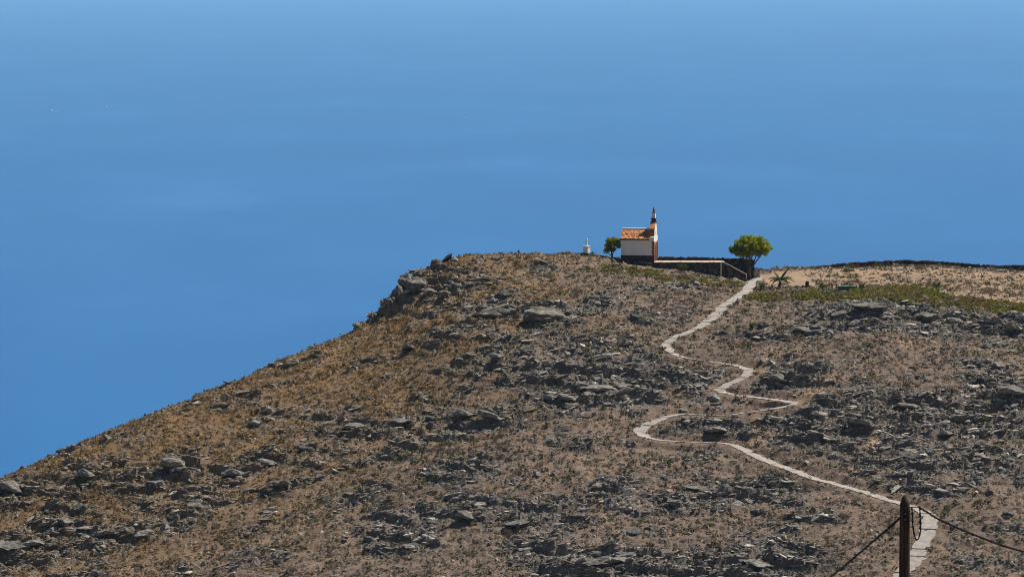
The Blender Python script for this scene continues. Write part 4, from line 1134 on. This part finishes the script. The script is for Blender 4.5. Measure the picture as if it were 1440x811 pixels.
# crag blocks along the brow edge
for (px, py, Y, r, sx, sz, lab) in [(572, 398, 770.5, 1.5, 1.0, 1.25, 'tall dark crag block at the seaward corner of the brow'), (588, 400, 768, 1.5, 1.1, 1.0, 'broad crag block beside the tall corner block'),
                                  (560, 410, 769, 1.1, .9, 1.3, 'dark crag block on the step below the brow corner'), (549, 428, 768.5, 1.2, .8, 1.2, 'lowest tall crag block standing on the ridge edge'),
                                  (602, 403, 765, 1.35, 1.2, .9, 'rounded grey crag block above the rubble'), (634, 397, 765, 1.35, 1.2, .9, 'rounded boulder overhanging a dark hollow near the crag'),
                                  (655, 399, 764, 1.0, 1.0, 1.1, 'dark square boulder next to the overhanging boulder'), (655, 427, 758, 1.0, 1.1, .9, 'pale round boulder below the crag'),
                                  (768, 447, 746, 2.2, 1.6, .8, 'wide low grey outcrop with a black hollow, under the chapel'), (700, 440, 749, 2.0, 1.7, .75, 'wide grey outcrop left of the black hollow'),
                                  (625, 415, 762, 1.1, 1.3, .8, 'flat grey block at the foot of the crag'), (282, 704, 700, 1.5, 1.2, 1.0, 'pale isolated boulder casting a dark shadow on the lower ridge slope')]:
    p = ray(px, py, Y); zz = float(zat(p[0], p[1]))
    k = int(abs(px)) % len(CRAGS)
    tag(put('crag_block', CRAGS[k], None, None, (p[0], p[1], min(zz + 0.25 * r * sz, p[2] + 0.3)), (0.1, -0.15, px * 0.7), (r * sx, r, r * sz)), lab, 'rock')

OVER = [(247, 664, 1.9), (262, 668, 1.3), (120, 680, 1.5), (18, 694, 1.9), (12, 782, 2.3), (52, 766, 1.6), (90, 742, 1.2), (378, 655, 1.2), (394, 692, 1.3), (330, 672, 1.3), (500, 604, 1.3), (465, 598, 1.1), (850, 552, 2.0), (872, 548, 1.5),
        (800, 565, 1.5), (690, 597, 1.4), (650, 596, 1.4), (1098, 541, 1.3), (1225, 446, 1.7), (1255, 450, 1.5), (1300, 452, 1.3), (1345, 460, 1.5), (1395, 464, 1.7), (1425, 470, 1.8), (1425, 566, 1.6), (830, 800, 1.7), (870, 796, 1.4), (1060, 800, 1.7),
        (1280, 575, 1.3), (1210, 606, 1.3), (1330, 615, 1.2), (655, 735, 1.3), (985, 690, 1.2), (1010, 612, 1.3), (560, 600, 1.2), (700, 512, 1.2), (150, 755, 1.3), (575, 495, 1.1), (1130, 470, 1.2), (730, 745, 1.2)]
DARKS = [crag_mesh('overhanging_rock', 160 + i, 4, 0.9, (0.21, 0.19, 0.165), 13, 1.25) for i in range(7)]
ors = np.random.default_rng(91)
for i, (px, py, r) in enumerate(OVER):
    p = hit(px, py); x, y = float(p[0]), float(p[1]); z = float(zat(x, y))
    sx, sz = ors.uniform(1.0, 1.6), ors.uniform(.55, .85)
    where = place_label(x, y, z)
    form = ('wide' if sx > 1.3 else 'squat') if r < 1.45 else 'big'
    o = put('overhanging_rock', DARKS[i % len(DARKS)], None, None, (x, y, z + 0.42 * r * sz), (ors.uniform(.05, .25), ors.uniform(-.15, .15), ors.uniform(-.5, .5)), (r * sx, r * .8, r * sz))
    tag(o, '%s hollowed overhanging rock %s' % (form, where), 'rock', 'overhanging rocks ' + where)

# ------------------------------------------------------------------ field clutter: trough, posts, pillar
g = ground_at(1191, 409.5)
tr_ = thing('water_trough', tuple(g), math.radians(-4), 'long dark green trough standing at the edge of the tan field', 'trough')
for args, nm in (((-1.45, 1.45, -0.45, -0.39, 0, .82), 'front_panel'), ((-1.45, 1.45, .39, .45, 0, .82), 'rear_panel'), ((-1.45, -1.39, -.388, .388, 0, .82), 'end_panel'), ((1.39, 1.45, -.388, .388, 0, .82), 'end_panel'), ((-1.385, 1.385, -.385, .385, 0, .12), 'bottom')):
    MB().box(*args).build(nm, 'green_paint', tr_)
for x in (-1.52, 1.52): MB().box(x - .065, x + .065, -.52, -.42, -0.2, .98).build('corner_post', 'pale_concrete' if x < 0 else 'green_paint', tr_)
MB().box(-1.44, 1.44, -.53, -.455, .825, .88).build('rim', 'pale_concrete', tr_)
for px, py, hh_, lab in ((1170, 406, .9, 'short grey stake left of the green trough'), (1176, 406.5, .85, 'short pale stake against the end of the green trough')):
    g = ground_at(px, py); MBo = MB().frustum(0, 0, -.3, hh_, .14, .12, .10, .09); o = put('stake', MBo.mesh('stake'), 'grey_post', None, tuple(g)); tag(o, lab, 'stake')
for px, py, hh_, lab in ((1166.5, 402, 2.3, 'thin tall grey pole standing by the bright green bush'), (1202.5, 404, 2.5, 'thin tall grey pole rising at the end of the green trough'), (1154, 393, 1.2, 'thin short fence pole on the tan field')):
    g = ground_at(px, py); o = put('thin_pole', MB().lathe(0, 0, [(.04, -.3), (.035, hh_ * .5), (.028, hh_), (.005, hh_ + .02)], 7).mesh('thin_pole'), 'grey_post', None, tuple(g)); tag(o, lab, 'pole')
g = ground_at(1135, 406)
pl = thing('stone_pillar', tuple(g), 0.2, 'short dark stone pillar standing right of the palm', 'pillar')
z = -0.2; prs = np.random.default_rng(52)
for i in range(5):
    hh_ = .26; a = .30 - .015 * i + prs.uniform(-.03, .03); MB().frustum(prs.uniform(-.03, .03), 0, z, z + hh_ - .006, a, a, a * .93, a * .95).build('stone', 'dark_stone', pl); z += hh_

# ------------------------------------------------------------------ utility pole and cables in front
YP = 107.0
ptop = ray(1272.5, 695, YP)
gz0 = float(zat(ptop[0], YP))
R = 7.3 * YP / F
pole = thing('utility_pole', (ptop[0], YP, gz0), 0, 'dark weathered wooden utility pole with pointed top, carrying black cables', 'utility pole')
HP = ptop[2] - gz0
MB().lathe(0, 0, [(R * 1.32, -0.8), (R * 1.28, 0.0), (R * 1.1, HP - 3.0), (R * 0.99, HP - 0.36), (R * 0.95, HP - 0.20), (R * 0.45, HP - 0.045), (R * 0.10, HP)], 16).build('shaft', 'pole', pole, True)
def L(px, py, dy=0.0):
    p = ray(px, py, YP + dy); return Vector((p[0] - ptop[0], dy, p[2] - gz0))
MB().tube([L(1277, 713, -0.02), L(1283, 712.5, -0.03), L(1292, 712.5, -0.03), L(1295, 714, -0.03)], 0.013, 6).build('hook_bolt', 'grey_post', pole)

MB().box(-R * 0.25, R * 0.25, -R * 1.06, -R * 0.9, HP - 0.62, HP - 0.34).build('clamp_plate', 'cable', pole)
for dz in (0.42, 0.55): MB().lathe(0, 0, [(0.016, 0), (0.016, 0.02), (0.008, 0.03)], 8).build('bolt', 'grey_post', pole).matrix_local = Matrix.Translation((0, -R * 1.06, HP - dz)) @ Matrix.Rotation(math.pi / 2, 4, 'X')
MB().lathe(L(1293, 713)[0], 0.0, [(0.018, HP - 0.30), (0.034, HP - 0.285), (0.034, HP - 0.255), (0.018, HP - 0.245)], 8).build('insulator', 'grey_post', pole)
def twisted(name, pts, label, strands=3, r=0.0115, lay=0.034, pitch=0.30):
    pts = [Vector(p) for p in pts]
    d = [0.0]
    for a, b in zip(pts, pts[1:]): d.append(d[-1] + (b - a).length)
    N = max(24, int(d[-1] / 0.05)); N = min(N, 700)
    P = [Vector([np.interp(t, d, [p[k] for p in pts]) for k in range(3)]) for t in np.linspace(0, d[-1], N)]
    o = thing(name, tuple(P[0]), 0, label, 'cable')
    for s_ in range(strands):
        q = []
        for i, p in enumerate(P):
            tan = (P[min(i + 1, N - 1)] - P[max(i - 1, 0)]).normalized(); a = tan.cross(Vector((0, 1, 0))).normalized(); b = tan.cross(a)
            t = 2 * math.pi * (i * d[-1] / (N - 1) / pitch) + s_ * 2 * math.pi / strands
            q.append(p + (a * math.cos(t) + b * math.sin(t)) * lay * 0.5 - P[0])
        MB().tube(q, r, 5).build('strand', 'cable', o, True)
    return o
def smooth_pts(pix):
    P = np.array([tuple(ray(a, b, YP + c)) for a, b, c in pix]); return catmull(P, 10)
# left cable runs down to its anchor in the ground
lp = [(1271, 722, .13), (1262, 731, .13), (1250, 742, .1), (1232, 757, 0), (1210, 776, -.2), (1185, 797, -.4), (1167, 811.5, -.6)]
Pl = [tuple(q) for q in smooth_pts(lp)]
e = Vector(Pl[-1]); k = 1
while e.z > float(zat(e.x, e.y)) - 0.1 and k < 60:
    e = e + Vector((-0.32, -0.03, -0.25 + 0.001 * k)); Pl.append(tuple(e)); k += 1
twisted('cable', Pl, 'black twisted cable slanting down to the left of the pole')
rp = [(1292, 713, -.03), (1303, 719, 0), (1320, 729.5, .05), (1352, 744, .2), (1387, 758, .4), (1415, 768, .6), (1441, 775.5, .8), (1500, 790, 1.2), (1600, 808, 1.8), (1750, 826, 2.8), (2000, 845, 4.5), (2400, 858, 7)]
twisted('cable', smooth_pts(rp), 'black twisted cable sagging away to the right of the pole')
up = [(1282, 713, -.03), (1283, 722, -.04), (1283.5, 735, -.05), (1285, 748, -.05), (1287.5, 756, -.05), (1290, 759, -.05), (1292.5, 754, -.05), (1294.5, 744, -.05), (1294, 730, -.04), (1293.5, 714, -.03)]
twisted('cable_loop', smooth_pts(up), 'black slack loop of cable hanging beside the pole top', 2, 0.011, 0.024)

# ------------------------------------------------------------------ tiny boats far out
def boat(px, py, ln, rz, label):
    r = ray(px, py, 1.0); Y = SEA_Z / r[2]
    o = thing('boat', (r[0] * Y, Y, SEA_Z), rz, label, 'boat')
    pr = [(-ln / 2, .18), (-ln / 4, .22), (0, .22), (ln / 4, .17), (ln / 2, .0)]
    V = []; 
    for x, w_ in pr:
        w_ *= ln * 0.62 
        V += [(x, -w_ * .7, -0.5), (x, w_ * .7, -0.5), (x, w_, ln * .12), (x, -w_, ln * .12)]
    fs = [(4 * i + k, 4 * i + (k + 1) % 4, 4 * i + 4 + (k + 1) % 4, 4 * i + 4 + k) for i in range(4) for k in range(4)] + [(3, 2, 1, 0), (16, 17, 18, 19)]
    MB().add(V, fs).build('hull', 'boat', o)
    MB().frustum(-ln * .08, 0, ln * .121, ln * .25, ln * .20, ln * .10, ln * .15, ln * .08).build('cabin', 'boat', o)
    MB().add([(-ln * .30, -.12, ln * .26), (ln * .30, -.12, ln * .20), (-ln * .02, -.12, ln * .85), (-ln * .30, .12, ln * .26), (ln * .30, .12, ln * .20), (-ln * .02, .12, ln * .85)], [(0, 1, 2), (5, 4, 3), (0, 3, 4, 1), (1, 4, 5, 2), (2, 5, 3, 0)]).build('sail', 'sail', o)  # sail added to brighten the backlit boat into a white speck
    MB().add([(-ln * .45, -ln * .12, .3), (-ln * .45, ln * .12, .3), (-ln * 2.6, ln * .26, .25), (-ln * 2.6, -ln * .26, .25), (-ln * .45, 0, -.4), (-ln * 2.6, 0, -.4)], [(0, 1, 2, 3)[::-1], (0, 4, 1), (3, 2, 5), (1, 4, 5, 2), (0, 3, 5, 4)]).build('wake', 'foam', o)
    return o
boat(73, 157.2, 15, math.pi - .8, 'tiny white boat trailing the longest wake, far out on the sea')
boat(150, 153.5, 14, -0.8, 'bright white speck of a boat near the boat with the longest wake')
boat(161, 158.8, 8, -0.8, 'faint small boat close behind the bright white one')
boat(656, 168.5, 12, -0.8, 'lone tiny white boat far out over the rocky brow')
boat(1024, 109, 17, -0.8, 'tiny white boat on the far sea beyond the umbrella tree')
boat(1088, 150, 9, -0.8, 'faint tiny boat nearer than the one beyond the umbrella tree')
